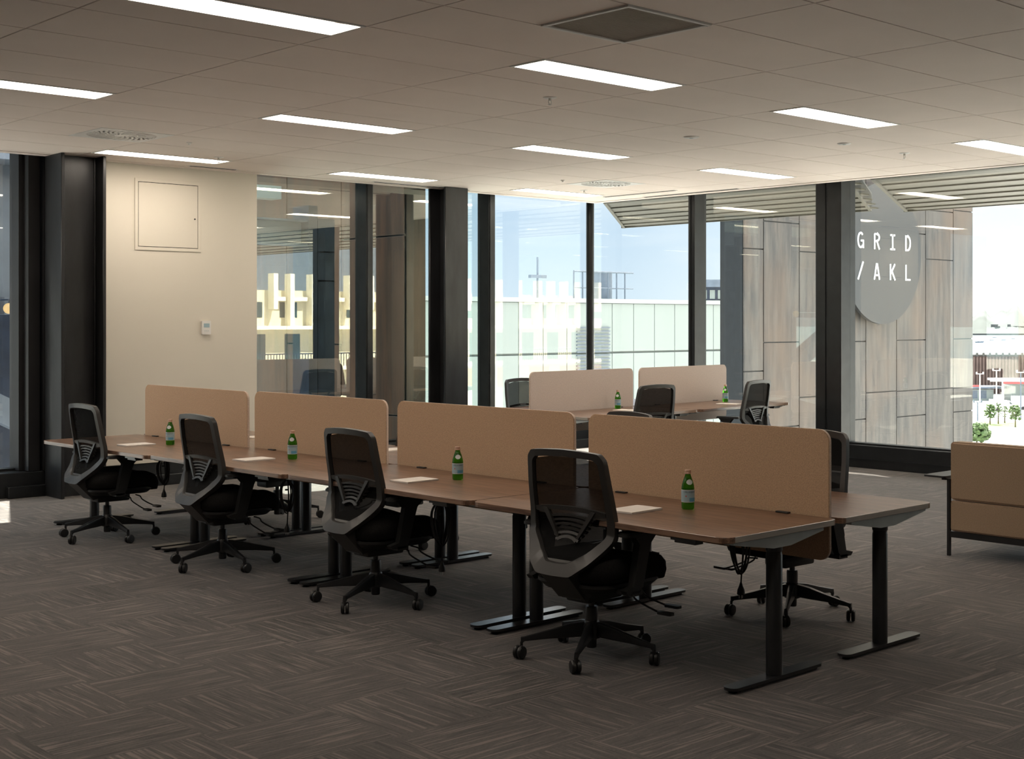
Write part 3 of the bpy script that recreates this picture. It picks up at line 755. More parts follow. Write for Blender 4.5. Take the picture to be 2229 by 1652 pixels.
place_chair(4.36, 4.34, 4, 69, 'black mesh task chair at the nearest desk, closest chair to the camera')
place_chair(4.352, 5.982, -1, 60, 'black mesh task chair at the near row, second closest to the camera')
place_chair(4.317, 7.544, -2, 48, 'black mesh task chair at the near row, third closest to the camera')
place_chair(4.278, 9.065, -1, 54, 'black mesh task chair at the left end of the near row, before the black column')
place_chair(5.75, 4.252, 178, 67, 'black mesh task chair behind the nearest desks, its back right of the peach screen')
place_chair(6.05, 5.88, 172, 20, 'black mesh task chair behind the gap between the two nearest peach screens')
place_chair(5.68, 7.45, 183, 35, 'black mesh task chair hidden behind the third peach screen, only casters showing')
place_chair(5.62, 9.0, 180, 50, 'black mesh task chair hidden behind the farthest peach screens, only casters showing')
place_chair(9.16, 8.44, 86, 30, 'black mesh task chair in front of the two pale screens, its back between them')
place_chair(10.56, 8.40, 98, 10, 'black mesh task chair at the right end of the far desks, armrest visible')
place_chair(9.20, 9.98, -86, 10, 'black mesh chair back showing green at the left of the pale screens')
place_chair(10.57, 10.02, -84, 40, 'black mesh chair back seen through the gap between the pale screens')

# ------------------------------------------------------------------ bottles
def text_mesh(s, size, extrude=0):
    cu = bpy.data.curves.new('t', 'FONT'); cu.body = s; cu.size = size; cu.align_x = 'CENTER'; cu.extrude = extrude; cu.resolution_u = 2
    o = bpy.data.objects.new('t', cu); C.objects.link(o); bpy.context.view_layer.update()
    me = bpy.data.meshes.new_from_object(o.evaluated_get(bpy.context.evaluated_depsgraph_get()))
    bpy.data.objects.remove(o); return me
def make_bottle():
    t = empty('water_bottle', '', '')
    pr = [(.012, .002), (.026, 0), (.0300, .006), (.0305, .03), (.0305, .098), (.0285, .112), (.022, .135), (.0155, .152), (.0130, .160), (.0130, .168)]
    b = B(); lathe(b, pr, 28); obj('glass_body', b, M_bottle, t, True)
    b = B(); lathe(b, [(.0148, .164), (.0158, .166), (.0158, .169), (.0145, .171), (.0150, .173), (.0150, .181), (.0138, .183)], 24); obj('cap', b, M_cap, t, True)
    r = .0309
    b = B()
    def patch(r, a0, a1, z0, z1, mi=0, n=28):
        A = [(b.verts.new((r*math.cos(a), r*math.sin(a), z0)), b.verts.new((r*math.cos(a), r*math.sin(a), z1))) for a in [a0+(a1-a0)*k/n for k in range(n+1)]]
        for p, q in zip(A, A[1:]): b.faces.new((p[0], q[0], q[1], p[1])).material_index = mi
    patch(r, 0, 2*PI, .034, .092, 1, 36); patch(r+.0002, 0, 2*PI, .037, .089, 0, 36)
    patch(r+.0004, -.1, 1.1, .037, .055, 2, 12); patch(r+.0004, 2.9, 4.2, .037, .055, 2, 12)
    for a0 in (-.6, 2.4):                  # red star
        for k in range(5):
            w = .004; aa = PI/2+k*2*PI/5
            def P(a, rr): u, v = rr*math.cos(a), rr*math.sin(a); th = a0+u/r; return b.verts.new(((r+.0007)*math.cos(th), (r+.0007)*math.sin(th), .063+v))
            b.faces.new((P(aa, .0055), P(aa+PI/5, .0022), P(0, 0), P(aa-PI/5, .0022))).material_index = 4
    tm = text_mesh('S.PELLEGRINO', .0098)
    for a0 in (0, PI):
        vs = [b.verts.new(((r+.0008)*math.cos(a0+v.co.x/r), (r+.0008)*math.sin(a0+v.co.x/r), .0785+v.co.y)) for v in tm.vertices]
        for p in tm.polygons:
            try: b.faces.new([vs[i] for i in p.vertices]).material_index = 3
            except ValueError: pass
    obj('label', b, [M_label, M_labelw, M_labelb, M_ink, M_red], t, 'all')
    b = B()                                # neck medallions lying on the shoulder
    for a0 in (0, PI):
        c = None; ring = []
        def onb(u, v):
            z = .128+v
            rr = .0285+(.022-.0285)*(z-.112)/(.135-.112) if z < .135 else .022+(.0155-.022)*(z-.135)/.017
            th = a0+u/.024; return b.verts.new(((rr+.0012)*math.cos(th), (rr+.0012)*math.sin(th), z))
        c = onb(0, 0); ring = [onb(.0135*math.cos(q*PI/10)*(1+.12*math.cos(2*q*PI/10)), .0125*math.sin(q*PI/10)) for q in range(20)]
        for q in range(20): b.faces.new((c, ring[q], ring[(q+1) % 20]))
    obj('neck_label', b, M_labelw, t, 'all')
    return t
BT = make_bottle()
for k, (x, y, z, rz, lb) in enumerate(((4.795, 4.14, DZ, -2.10, 'green glass water bottle on the nearest desk, the largest one'), (4.765, 5.785, DZ, -2.2, 'green glass water bottle on the second nearest desk of the near row'),
        (4.74, 7.41, DZ-.005, -2.3, 'green glass water bottle on the third nearest desk of the near row'), (4.70, 8.95, DZ-.012, -2.4, 'green glass water bottle on the farthest desk of the near row, by the left screen'),
        (9.62, 9.21, DZ+.02, -2.6, 'small green glass bottle in front of the left pale screen'), (11.30, 9.23, DZ+.02, -2.6, 'small green glass bottle in front of the right pale screen'))):
    o = BT if k == 0 else copy_tree(BT); o.location = (x, y, z); o.rotation_euler.z = rz; tag(o, lb, 'bottle', 'green water bottles')
# notepads
def make_pad():
    t = empty('notepad', '', '')
    b = B(); box(b, -.075, .075, -.11, .11, 0, .0065); obj('pages', b, M_paper, t)
    b = B(); box(b, -.076, .076, -.111, .111, .0065, .008); box(b, -.076, .076, .109, .1115, 0, .0065); obj('cover', b, M_paper, t)
    return t
NP = make_pad()
for k, (x, y, z, rz, lb) in enumerate(((4.577, 4.275, DZ, PI/2+.06, 'cream notepad on the nearest desk'), (4.553, 5.90, DZ, PI/2+.05, 'cream notepad on the second nearest desk'), (4.535, 7.535, DZ-.005, PI/2+.06, 'cream notepad on the third nearest desk'),
        (4.51, 9.09, DZ-.012, PI/2+.05, 'cream notepad on the farthest desk of the near row'), (10.95, 8.90, DZ+.02, .3, 'white notepad on the right far desk beside the small bottle'), (9.45, 8.93, DZ+.02, .2, 'white notepad on the left far desk below the small bottle'),
        (5.55, 7.45, DZ-.005, PI/2, 'white notepad glimpsed between two peach screens'), (5.50, 9.05, DZ-.012, PI/2, 'white notepad behind the leftmost peach screens'))):
    o = NP if k == 0 else copy_tree(NP); o.location = (x, y, z+.0008); o.rotation_euler.z = rz; tag(o, lb, 'notepad', 'notepads on the desks')

# ------------------------------------------------------------------ hanging power cords
def cord(x, y, top, drop, rz, label, loops=4, seed=1):
    rnd = random.Random(seed); t = empty('power_cord', label, 'cable', (x, y, 0), rz, 'coiled black power cords hanging under the desks')
    pts = [(0, .0, top)]
    h = drop*.6
    for k in range(loops):
        w = .026+.018*rnd.random(); o = (rnd.random()-.5)*.02; dz = rnd.random()*.03
        pts += [(w+o, .01*rnd.random(), top-h*.35), (w*.8+o, .012, top-h*.8-dz), (o, 0, top-h-dz), (-w*.8+o, -.012, top-h*.8), (-w+o, 0, top-h*.35), (o*.5, .01*rnd.random(), top-.02)]
    pts += [(.012, 0, top-h*.6), (.008, 0, top-h*1.05), (.004, 0, top-drop+.05)]
    b = B(); tube(b, smooth_pts(pts, 5), .0042, 6); obj('cable', b, M_cable, t, 'all')
    b = B(); lathe(b, [(.005, top-drop+.055), (.009, top-drop+.04), (.017, top-drop+.022), (.019, top-drop+.004), (.016, top-drop)], 14, (.004, 0, 0)); p = obj('plug', b, M_plasticb, t, True)
    b = B()
    for a, c in ((-.006, 0), (.010, .005), (.004, -.007)): box(b, .002+a-.001, .002+a+.001, c-.003, c+.003, top-drop-.017, top-drop+.001)
    obj('pin', b, M_white, p)
    b = B(); lathe(b, [(.010, top-h*.42), (.010, top-h*.38)], 10); obj('cable_tie', b, M_plasticb, t, True)
cord(4.88, 3.90, .575, .30, -.7, 'coiled black power cord and plug hanging under the nearest desk, right of its control handset', 4, 3)
cord(4.50, 5.60, .60, .40, -.7, 'long coiled black power cord hanging beside the seat of the second closest chair', 5, 5)
cord(4.50, 7.10, .58, .34, -.7, 'coiled black power cord hanging left of the paired columns beside the third closest chair', 5, 9)
cord(4.45, 8.57, .60, .28, -.7, 'tangled black power cord hanging by the left end chair', 6, 11)
cord(4.75, 5.23, .575, .13, -.7, 'short black cord with plug peeking out left of the closest chair', 2, 15)

# ------------------------------------------------------------------ sofa and its side table
t = empty('high_back_sofa', 'tan upholstered sofa on thin black legs cut by the right picture edge', 'sofa', (7.94, 0, 0))
Y0, Y1 = 2.75, 4.615
b = B(); prism(b, rrect(Y0, Y1, .365, .742, .025), 0, .10, 'x'); bmesh.ops.bevel(b, geom=[e for e in b.edges if abs(e.verts[0].co.x-e.verts[1].co.x) < 1e-6], offset=.012, segments=3, affect='EDGES'); obj('upper_back', b, M_sofa, t, True)
b = B(); prism(b, rrect(Y0, Y1, .163, .360, .018), 0, .10, 'x'); bmesh.ops.bevel(b, geom=[e for e in b.edges if abs(e.verts[0].co.x-e.verts[1].co.x) < 1e-6], offset=.010, segments=3, affect='EDGES'); obj('lower_back', b, M_sofa, t, True)
b = B(); box(b, .10, .74, Y0, Y1, .20, .40, bev=.03, seg=3); obj('seat_cushion', b, M_sofa, t, True)
b = B(); box(b, .0, .03, Y0, Y1, .122, .160); box(b, .71, .74, Y0, Y1, .122, .160); box(b, .03, .71, Y0, Y0+.03, .122, .16); box(b, .03, .71, Y1-.03, Y1, .122, .16); box(b, .03, .71, Y0+.03, Y1-.03, .15, .2); obj('frame', b, M_black, t)
for x in (.008, .72):
    for y in (Y0+.02, Y1+.002): b = B(); box(b, x-.008, x+.012, y, y+.02, 0, .50 if y > 4 and x < .1 else .125); obj('leg', b, M_black, t)
b = B(); prism(b, rrect(-.03, .72, Y1+.022, Y1+.18, .02), .505, .517); box(b, .0, .7, Y1+.024, Y1+.06, .49, .505)
o = obj('side_shelf', b, M_black, t)


# ------------------------------------------------------------------ outside: clad fin walls, sign, canopies
YF = 16.8
def fin_wall(name, label, X0, X1, cols, y0, y1, z0, z1, joints, m, normal='-y'):
    t = empty(name, label, 'building')
    return t
t = empty('clad_wall', 'large freestanding wall of weathered bronze metal panels outside the right windows', 'building', (0, 0, 0))
b = B(); box(b, 21.18, 29.95, YF+.04, YF+.60, -14, 9.5); obj('core', b, M_black, t)
xs = [21.15, 21.77, 22.965, 24.18, 25.395, 26.615, 27.834, 29.055, 29.97]
jz = [(2.98, .54, -1.8), (3.55, 1.11, -.62, -2.4), (2.98, -.04, -1.8), (4.12, 1.1, -.6, -2.4), (3.0, -.03, -1.9), (3.55, 1.11, -.04, -.62, -2.4), (4.12, 2.98, -.04, -1.8), (4.18, 1.12, -.05, -.62, -2.4)]
b = B()
for (x0, x1), js in zip(zip(xs, xs[1:]), jz):
    zz = [9.5, 6.2]+list(js)+[-5.5, -9, -14]
    for a, c in zip(zz, zz[1:]): box(b, x0+.012, x1-.012, YF, YF+.04, c+.012, a-.012, bev=.004)
for k in range(14):                   # north face and both ends
    pass
obj('panels', b, M_panel, t)
b = B(); box(b, 21.15, 21.18, YF+.045, YF+.61, -14, 9.5); box(b, 29.95, 29.98, YF+.045, YF+.61, -14, 9.5); obj('end_glazing', b, mat('dark end metal', (.012, .015, .018), .5, spec=.2), t)  # both ends in their own near black metal
# round sign: GRID /AKL
t = empty('round_sign', 'big grey round sign reading GRID /AKL on the weathered cladding', 'sign', (25.68, YF-.22, 3.02))
b = B(); lathe(b, [(1.50, -.03), (1.545, -.03), (1.545, .05), (1.50, .05)], 72, axis='y'); obj('disc', b, M_sign, t, True)
b = B(); lathe(b, [(1.2, .05), (1.2, .20)], 36, axis='y'); obj('standoff', b, M_black, t, True)
def ribbon(bm, pts, w, y0, y1, closed=False):
    P = [Vector((p[0], p[1])) for p in pts]; n = len(P); A = []; Bq = []
    for i in range(n):
        if closed: d0 = (P[i]-P[i-1]).normalized(); d1 = (P[(i+1) % n]-P[i]).normalized()
        else:
            d0 = (P[i]-P[i-1]).normalized() if i else (P[1]-P[0]).normalized(); d1 = (P[i+1]-P[i]).normalized() if i < n-1 else d0
        m = (d0+d1); m = m.normalized() if m.length > .01 else d0
        nrm = Vector((-m.y, m.x)); k = w/2/max(.5, nrm.dot(Vector((-d0.y, d0.x))))
        A.append(P[i]+nrm*k); Bq.append(P[i]-nrm*k)
    rng = range(n) if closed else range(n-1)
    for i in rng:
        j = (i+1) % n; q = [A[i], A[j], Bq[j], Bq[i]]
        lo = [bm.verts.new((p.x, y0, p.y)) for p in q]; hi = [bm.verts.new((p.x, y1, p.y)) for p in q]
        bm.faces.new(lo); bm.faces.new(hi[::-1])
        for k in range(4): bm.faces.new((lo[k], lo[(k+1) % 4], hi[(k+1) % 4], hi[k]))
def arc(cx, cz, rx, rz, a0, a1, n=14): return [(cx+rx*math.cos(R(a0+(a1-a0)*k/n)), cz+rz*math.sin(R(a0+(a1-a0)*k/n))) for k in range(n+1)]
w, h = .235, .355                     # letter box
def letters(ch):
    s = w/2; c = .10
    return {'G': [arc(.0, h/2, s*.86, h/2-.022, 48, 312, 20)[0:]+[(s*.84, h*.14)], [(s*.84, h*.02), (s*.84, h*.47), (s*.05, h*.47)]],
            'R': [[(-s*.75, 0), (-s*.75, h-.02)], [(-s*.75, h-.022), (s*.1, h-.022)]+arc(s*.1, h*.735, s*.66, h*.265-.022, 90, -90, 10)+[(-s*.75, h*.47)], [(s*.05, h*.47), (s*.8, 0)]],
            'I': [[(0, 0), (0, h)], [(-s*.78, h-.022), (s*.78, h-.022)], [(-s*.78, .022), (s*.78, .022)]],
            'D': [[(-s*.75, 0), (-s*.75, h)], [(-s*.75, h-.022), (-s*.1, h-.022)]+arc(-s*.1, h/2, s*.88, h/2-.022, 90, -90, 16)+[(-s*.75, .022)]],
            '/': [[(-s*.85, -.01), (s*.8, h+.02)]],
            'A': [[(-s*.85, 0), (-s*.08, h)], [(s*.85, 0), (s*.08, h)], [(-s*.62, h*.27), (s*.62, h*.27)], [(-s*.1, h-.02), (s*.1, h-.02)]],
            'K': [[(-s*.75, 0), (-s*.75, h)], [(-s*.75, h*.36), (s*.75, h)], [(-s*.25, h*.55), (s*.82, 0)]],
            'L': [[(-s*.7, h), (-s*.7, .0)], [(-s*.7, .022), (s*.8, .022)]]}[ch]
for r_, (word, z) in enumerate((('GRID', .085), ('/AKL', -.575))):
    for k, ch in enumerate(word):
        b = B(); x = -.875+.62*k
        for st in letters(ch): ribbon(b, [(x+p[0], z+p[1]) for p in st], .038, -.045, -.030)
        bmesh.ops.recalc_face_normals(b, faces=b.faces[:]); obj('letter', b, M_mark, t)
# rust clad fin wall outside the left windows
t = empty('rust_fin_wall', 'rust brown clad wall standing outside the windows right of the cream wall', 'building')
FX = 9.36
b = B(); box(b, FX+.03, FX+.30, 12.35, 17.5, -14, 7); obj('core', b, M_black, t)
b = B(); ys = [12.35, 13.55, 14.75, 15.95, 17.5]; jj = [(2.51, .45), (4.1, 1.25), (3.2, .1), (4.4, 1.6)]
for (a, c), js in zip(zip([12.30]+ys[1:], ys[1:]), jj):
    zz = [7]+list(js)+[-3, -14]
    for p, q in zip(zz, zz[1:]): box(b, FX-.01, FX+.03, a+.01, c-.01, q+.01, p-.01, bev=.003)
box(b, FX+.0, FX+.30, 12.31, 12.345, -14, 7)
obj('panels', b, M_rust, t)
# navy steel frame outside
t = empty('outer_steel_frame', 'navy steel H post and beams right outside the window beside the cream wall', 'steelwork')
b = B(); xa, xb, ya, yb = 8.40, 8.62, 12.62, 12.90
box(b, xa, xb, ya, ya+.02, -2, 2.66); box(b, xa, xb, yb-.02, yb, -2, 2.66); box(b, (xa+xb)/2-.008, (xa+xb)/2+.008, ya+.02, yb-.02, -2, 2.66)
for z in (2.66, 2.30, 1.98): box(b, xa, xb, ya, yb, z-.012, z+.004)
box(b, 8.27, 8.38, 12.6, 12.92, -2, 2.8)
obj('post', b, M_navy, t)
b = B(); box(b, 5.5, 8.38, 12.62, 12.90, 2.36, 2.38); box(b, 5.5, 8.38, 12.62, 12.90, 2.62, 2.64); box(b, 5.5, 8.38, 12.75, 12.77, 2.38, 2.62); obj('beam', b, M_slate, t)
b = B(); box(b, 5.5, 8.55, 13.6, 13.8, 2.95, 3.1); obj('upper_beam', b, M_whitebld, t)
# slatted canopies outside the right windows
def canopy(label, P):
    t = empty('canopy', label, 'canopy'); zb = 3.05
    b = B(); prism(b, P, zb+.016, zb+.22); obj('deck', b, M_bronze, t)
    b = B(); cx = [p[0] for p in P]; ymin, ymax = min(p[1] for p in P), max(p[1] for p in P)
    y = ymin+.1
    def span(y):
        xs_ = []
        for (x0, y0), (x1, y1) in zip(P, P[1:]+P[:1]):
            if (y0-y)*(y1-y) < 0: xs_.append(x0+(x1-x0)*(y-y0)/(y1-y0))
        return (min(xs_), max(xs_)) if len(xs_) >= 2 else None
    x = min(cx)+.15
    while x < max(cx)-.1:              # slats run along the window wall
        ysp = []
        for (x0, y0), (x1, y1) in zip(P, P[1:]+P[:1]):
            if (x0-x)*(x1-x) < 0: ysp.append(y0+(y1-y0)*(x-x0)/(x1-x0))
        if len(ysp) >= 2: box(b, x, x+.30, min(ysp)+.05, max(ysp)-.05, zb, zb+.016)
        x += .58
    obj('slats', b, M_bronze, t)
    b = B()
    for (x0, y0), (x1, y1) in zip(P, P[1:]+P[:1]):
        d = Vector((x1-x0, y1-y0)).normalized()*.0; n_ = Vector((-(y1-y0), x1-x0)).normalized()*.04
        hexa(b, [(x0, y0, zb-.01), (x1, y1, zb-.01), (x1+n_.x, y1+n_.y, zb-.01), (x0+n_.x, y0+n_.y, zb-.01), (x0, y0, zb+.24), (x1, y1, zb+.24), (x1+n_.x, y1+n_.y, zb+.24), (x0+n_.x, y0+n_.y, zb+.24)])
    obj('edge_beam', b, M_bronze, t)
canopy('dark slatted canopy outside the windows, between the corner post and the wide mullion', [(12.42, 12.15), (12.42, 8.43), (15.95, 10.46), (15.93, 15.14)])
canopy('dark slatted canopy outside the rightmost window', [(12.42, 8.16), (12.42, -4), (16.38, -4), (16.42, 10.23)])

# ------------------------------------------------------------------ outside: buildings
GZ = -14
t = empty('white_glass_building', 'long low white glass building filling the view through the middle windows', 'building')
b = B(); box(b, 30, 57, 45.1, 62, GZ, 2.45); obj('body', b, M_whitebld, t)
b = B()
for k in range(18):
    x = 30+1.5*k; box(b, x+.02, x+1.48, 44.9, 45.08, .12, 2.4); box(b, x+.02, x+1.48, 44.9, 45.08, -5.2, .02); box(b, x+.02, x+1.48, 44.9, 45.08, GZ, -5.3)
obj('cladding_panels', b, M_whitebld, t)
b = B(); box(b, 29.9, 57.1, 44.8, 45.3, 2.42, 2.62); obj('parapet', b, mat('white parapet', (.30, .33, .33), .5, var=.02), t)
b = B()
for k in range(16): box(b, 44.1, 46.3, 44.82, 44.9, -1.2+.18*k*.9, -1.2+.18*k*.9+.05)
obj('louvre', b, M_slate, t)
# rooftop plant
t = empty('rooftop_plant', 'metal roof plant and rails on the white glass building', 'machinery')
b = B(); lathe(b, [(.5, 2.46), (.5, 4.0), (.6, 4.05)], 18, (49.0, 48, 0)); obj('duct', b, M_slate, t, True)
b = B()
for k in range(7): x = 46+.6*k; tube(b, [(x, 47, 2.46), (x, 47, 4.0)], .04, 5)
tube(b, [(46, 47, 4.0), (50.2, 47, 4.0)], .05, 5); tube(b, [(46, 47, 3.2), (50.2, 47, 3.2)], .03, 5); tube(b, [(43.6, 47, 2.46), (43.6, 47, 4.6)], .05, 5); box(b, 43.1, 44.1, 46.9, 47.1, 3.6, 3.75); obj('railing', b, M_slate, t)
b = B(); box(b, 33, 38.5, 50, 55, 2.46, 6.4); obj('plant_room', b, M_navy, t)
b = B()
for k in range(6): tube(b, [(33.2+k*.9, 49.6, 2.46), (33.2+k*.9, 49.6, 6.8)], .07, 5)
for z in (3.6, 5.0, 6.7): tube(b, [(33, 49.6, z), (38.4, 49.6, z)], .07, 5)
obj('ladder_frame', b, M_whitebld, t)
def cpt(x, d, z):                     # a point seen at picture column x, d metres ahead
    xc = (x-1197)/2947*d; return Vector((xc*math.cos(TH)+d*math.sin(TH), -xc*math.sin(TH)+d*math.cos(TH), z))
t = empty('grey_office_block', 'grey office block with blue windows and a dark crown seen by the narrow mullion', 'building', cpt(1560, 92, GZ), -TH)
b = B(); box(b, -1.2, 3, 0, 8, 0, -GZ+3.0); obj('body', b, mat('grey render', (.17, .17, .165), .7, var=.05, scale=.3), t)
b = B(); box(b, -1.2, 3.3, -.3, 8.3, -GZ+3.9, -GZ+4.4); obj('roof', b, M_slate, t)
b = B(); box(b, -1.1, 2.8, .2, 7.8, -GZ+3.0, -GZ+3.9); obj('crown_glazing', b, M_navy, t)
b = B()
for k in range(4): box(b, -1.0+.55*k, -.65+.55*k, .15, .2, -GZ+3.1, -GZ+3.7)
obj('crown_window', b, M_whitebld, t)
b = B()
for z0, z1 in ((1.7, 2.6), (.5, 1.3), (-.3, .1)): box(b, -.35, .55, -.03, 0, -GZ+z0, -GZ+z1)
box(b, -1.1, .35, -.03, 0, -GZ-3.6, -GZ-1.7); box(b, -1.1, .35, -.03, 0, -GZ-7.8, -GZ-4.0)
obj('window', b, M_teal, t)
b = B(); box(b, -1.2, 3.2, -.2, 0, -GZ-1.4, -GZ-.6); obj('cornice', b, M_cream, t)
# cream hotel with fins, visible as a reflection in the left panes and sunlit
t = empty('fin_fronted_building', 'cream building with tall white fins and orange blinds, mirrored in the left panes', 'building')
Y = -75
b = B(); box(b, 44, 112, Y-16, Y, GZ, 4.2); obj('body', b, M_cream, t)
b = B()
rf = random.Random(4); x = 44.5
while x < 111:
    box(b, x, x+.42, Y, Y+.9, 1.2 if rf.random() < .7 else 2.6, 5.6); x += 1.5+rf.random()*1.3
    if rf.random() < .8: box(b, x-1.6, x-.2, Y, Y+.5, 3.3, 3.65)
obj('fin', b, M_fin, t)
b = B(); x = 45
while x < 110: box(b, x, x+1.7, Y, Y+.03, 1.9, 3.2); box(b, x+.5, x+2.0, Y, Y+.03, -2.2, .5); x += 3.4
obj('window', b, M_dkglass, t)
b = B(); x = 44.5
while x < 109: box(b, x, x+2.6, Y, Y+.06, -4.8, -2.9); x += 4.2
obj('orange_blind', b, M_orange, t)
b = B(); box(b, 44, 112, Y, Y+1.2, .9, 1.2); box(b, 44, 112, Y, Y+1.2, -2.6, -2.3)
obj('balcony_slab', b, M_fin, t)
b = B(); x = 44.2
while x < 111.5: box(b, x, x+.05, Y+1.1, Y+1.15, -2.3, -1.2); x += .28
box(b, 44, 112, Y+1.08, Y+1.17, -1.22, -1.12); obj('railing', b, M_navy, t)
b = B(); box(b, 62, 96, Y-14, Y-4, 4.2, 8.4); obj('plant_room', b, M_slate, t)
# steel stair tower beyond the far left window
t = empty('steel_gallery', 'blue grey steel gallery with bracing beyond the far left window', 'steelwork')
b = B(); YG = 14.2
for z0, z1, dy in ((3.95, 4.3, 0), (3.20, 3.45, -.2), (1.60, 1.68, -.1), (-.55, -.30, -.2)): box(b, 1, 7.2, YG+dy, YG+.3, z0, z1)
obj('ledge', b, M_slate, t)
b = B(); box(b, 1, 7.2, YG+.35, YG+.6, 1.7, 5); box(b, 1, 7.2, YG+.35, YG+.6, -3, -.4); obj('fascia', b, M_slate, t)
b = B(); box(b, 1, 8.4, YG+3, YG+3.2, -3, 5); obj('rear_wall', b, M_navy, t)
b = B(); hexa(b, [(4.2, YG-.1, 1.15), (4.2, YG+.1, 1.15), (4.2, YG+.1, 1.45), (4.2, YG-.1, 1.45), (6.6, YG-.1, -.1), (6.6, YG+.1, -.1), (6.6, YG+.1, .2), (6.6, YG-.1, .2)]); bmesh.ops.recalc_face_normals(b, faces=b.faces[:]); obj('brace', b, M_slate, t)
b = B(); box(b, 5.55, 5.75, YG+1.5, YG+1.7, -3, 5); obj('post', b, M_navy, t)
t = empty('globe_lamp', 'small warm yellow globe lamp glowing outside the far left window', 'lamp', (5.50, YG-.3, 1.66))
b = B(); bmesh.ops.create_uvsphere(b, u_segments=16, v_segments=10, radius=.055); obj('globe', b, M_lampglobe, t, 'all')
b = B(); tube(b, [(0, 0, .05), (0, 0, .09), (0, .25, .09)], .008, 6); box(b, -.03, .03, .19, .25, -.06, .12); obj('bracket', b, M_navy, t)

# ------------------------------------------------------------------ harbour and street far below
def cp(x, d, z=GZ):                   # a point seen at picture column x, d metres ahead
    xc = (x-1197)/2947*d; return Vector((xc*math.cos(TH)+d*math.sin(TH), -xc*math.sin(TH)+d*math.cos(TH), z))
b = B(); box(b, -500, 330, -500, 330, GZ-.5, GZ); o = obj('ground', b, M_ground); tag(o, kind='structure')
b = B(); box(b, -4000, 4000, -4000, 4000, GZ-3, GZ-1); o = obj('harbour', b, M_water); tag(o, 'pale grey harbour water beyond the wharf', 'water', kind='stuff')
def yawz(v): return math.atan2(v.y, v.x)
# far shore
t = empty('far_shore', 'hazy low hills with houses across the harbour', 'hill')
b = B(); n = 90; prevp = None
rows = []
for k in range(n+1):
    x = 1700+k*12; row_ = []
    hgt = 14+6*math.sin(k*.35)+4*math.sin(k*.9+1)+3*math.sin(k*2.1)
    for d, z in ((1700, GZ-1), (1720, GZ+3), (1790, GZ+hgt*.9+4), (1900, GZ+hgt*1.4+5), (2200, GZ)):
        p = cp(x, d, z); row_.append(b.verts.new(p))
    rows.append(row_)
for r0, r1 in zip(rows, rows[1:]):
    for i in range(4): b.faces.new((r0[i], r1[i], r1[i+1], r0[i+1]))
bmesh.ops.recalc_face_normals(b, faces=b.faces[:]); obj('hillside', b, M_hill, t, 'all')
b = B(); rh = random.Random(3)
for k in range(70):
    p = cp(1990+rh.random()*330, 1740+rh.random()*60, 0); s = 2+rh.random()*3; z = GZ+4+rh.random()*9; box(b, p.x-s, p.x+s, p.y-s*.6, p.y+s*.6, z-4, z+1)
obj('houses', b, M_shore, t)
b = B(); a, c = cp(1700, 1690), cp(2780, 1690); d = (c-a).normalized(); nn = Vector((d.y, -d.x, 0))*-12
hexa(b, [a+Vector((0, 0, -.9)), c+Vector((0, 0, -.9)), c+nn+Vector((0, 0, -.9)), a+nn+Vector((0, 0, -.9)), a+Vector((0, 0, 1.2)), c+Vector((0, 0, 1.2)), c+nn+Vector((0, 0, 1.2)), a+nn+Vector((0, 0, 1.2))]); obj('beach', b, M_shore, t)
# boats
def boat(px, d, L, label):
    p = cp(px, d, GZ-1); b = B()
    hexa(b, [(-L*.42, -L*.1, 0), (L*.38, -L*.1, 0), (L*.38, L*.1, 0), (-L*.42, L*.1, 0), (-L*.5, -L*.13, L*.13), (L*.55, -L*.02, L*.18), (L*.55, L*.02, L*.18), (-L*.5, L*.13, L*.13)])
    t = empty('boat', label, 'boat', p, -TH+.1, 'boats on the harbour'); obj('hull', b, M_slate, t)
    b = B(); box(b, -L*.25, L*.1, -L*.08, L*.08, L*.13, L*.28); obj('cabin', b, M_white, t)
boat(2132, 1080, 7.5, 'largest moored boat on the harbour, by the edge of the cladding'); boat(2158, 1200, 4.5, 'small moored boat right of the largest one')
boat(2184, 1220, 5, 'moored boat in the middle of the water strip'); boat(2205, 1300, 4.5, 'small moored boat toward the right picture edge'); boat(2165, 1420, 5, 'tiny moored boat near the far shore')
# wharf shed
A0 = cp(2040, 292); ang = -TH+.02
t = empty('wharf_shed', 'long ribbed rusty brown wharf wall below the harbour water', 'building', A0, ang)
b = B(); box(b, 0, 70, 0, 12, 0, 8.2); obj('body', b, M_wharf, t)
b = B()
for k in range(100): box(b, k*.7, k*.7+.36, -.35, 0, 0, 8.0)
obj('ribs', b, M_wharf, t)
b = B()
for k in range(50): box(b, k*1.4, k*1.4+.35, -.45, 0, 8.1, 8.9)
box(b, 0, 70, -.2, 12, 8.2, 8.5); obj('capping', b, M_shore, t)
# fuel kiosk
t = empty('wharf_kiosk', 'low pale kiosk with a flat canopy in front of the brown wharf wall', 'building', cp(2108, 268), ang)
b = B(); box(b, 0, 5.0, 0, 4, 0, 2.2); obj('body', b, M_whitebld, t)
b = B(); box(b, -1, 7.2, -1, 5, 2.4, 2.75); obj('roof', b, M_slate, t)
b = B(); box(b, -1, 1.8, -1.1, -.9, 2.75, 3.1); obj('red_fascia', b, M_redsign, t)
b = B(); box(b, 2.3, 3.6, -.03, 0, .4, 2.0); box(b, .4, 1.8, -.03, 0, .4, 2.0); obj('window', b, M_slate, t)
t = empty('service_canopy', 'white canopy roof with red edge at the right picture edge', 'building', cp(2180, 262), ang)
b = B(); box(b, 0, 14, 0, 8, 4.0, 4.4); obj('roof', b, M_white, t)
b = B(); box(b, .3, 7, -.1, 0, 3.55, 3.95); obj('fascia', b, M_redsign, t)
b = B(); 
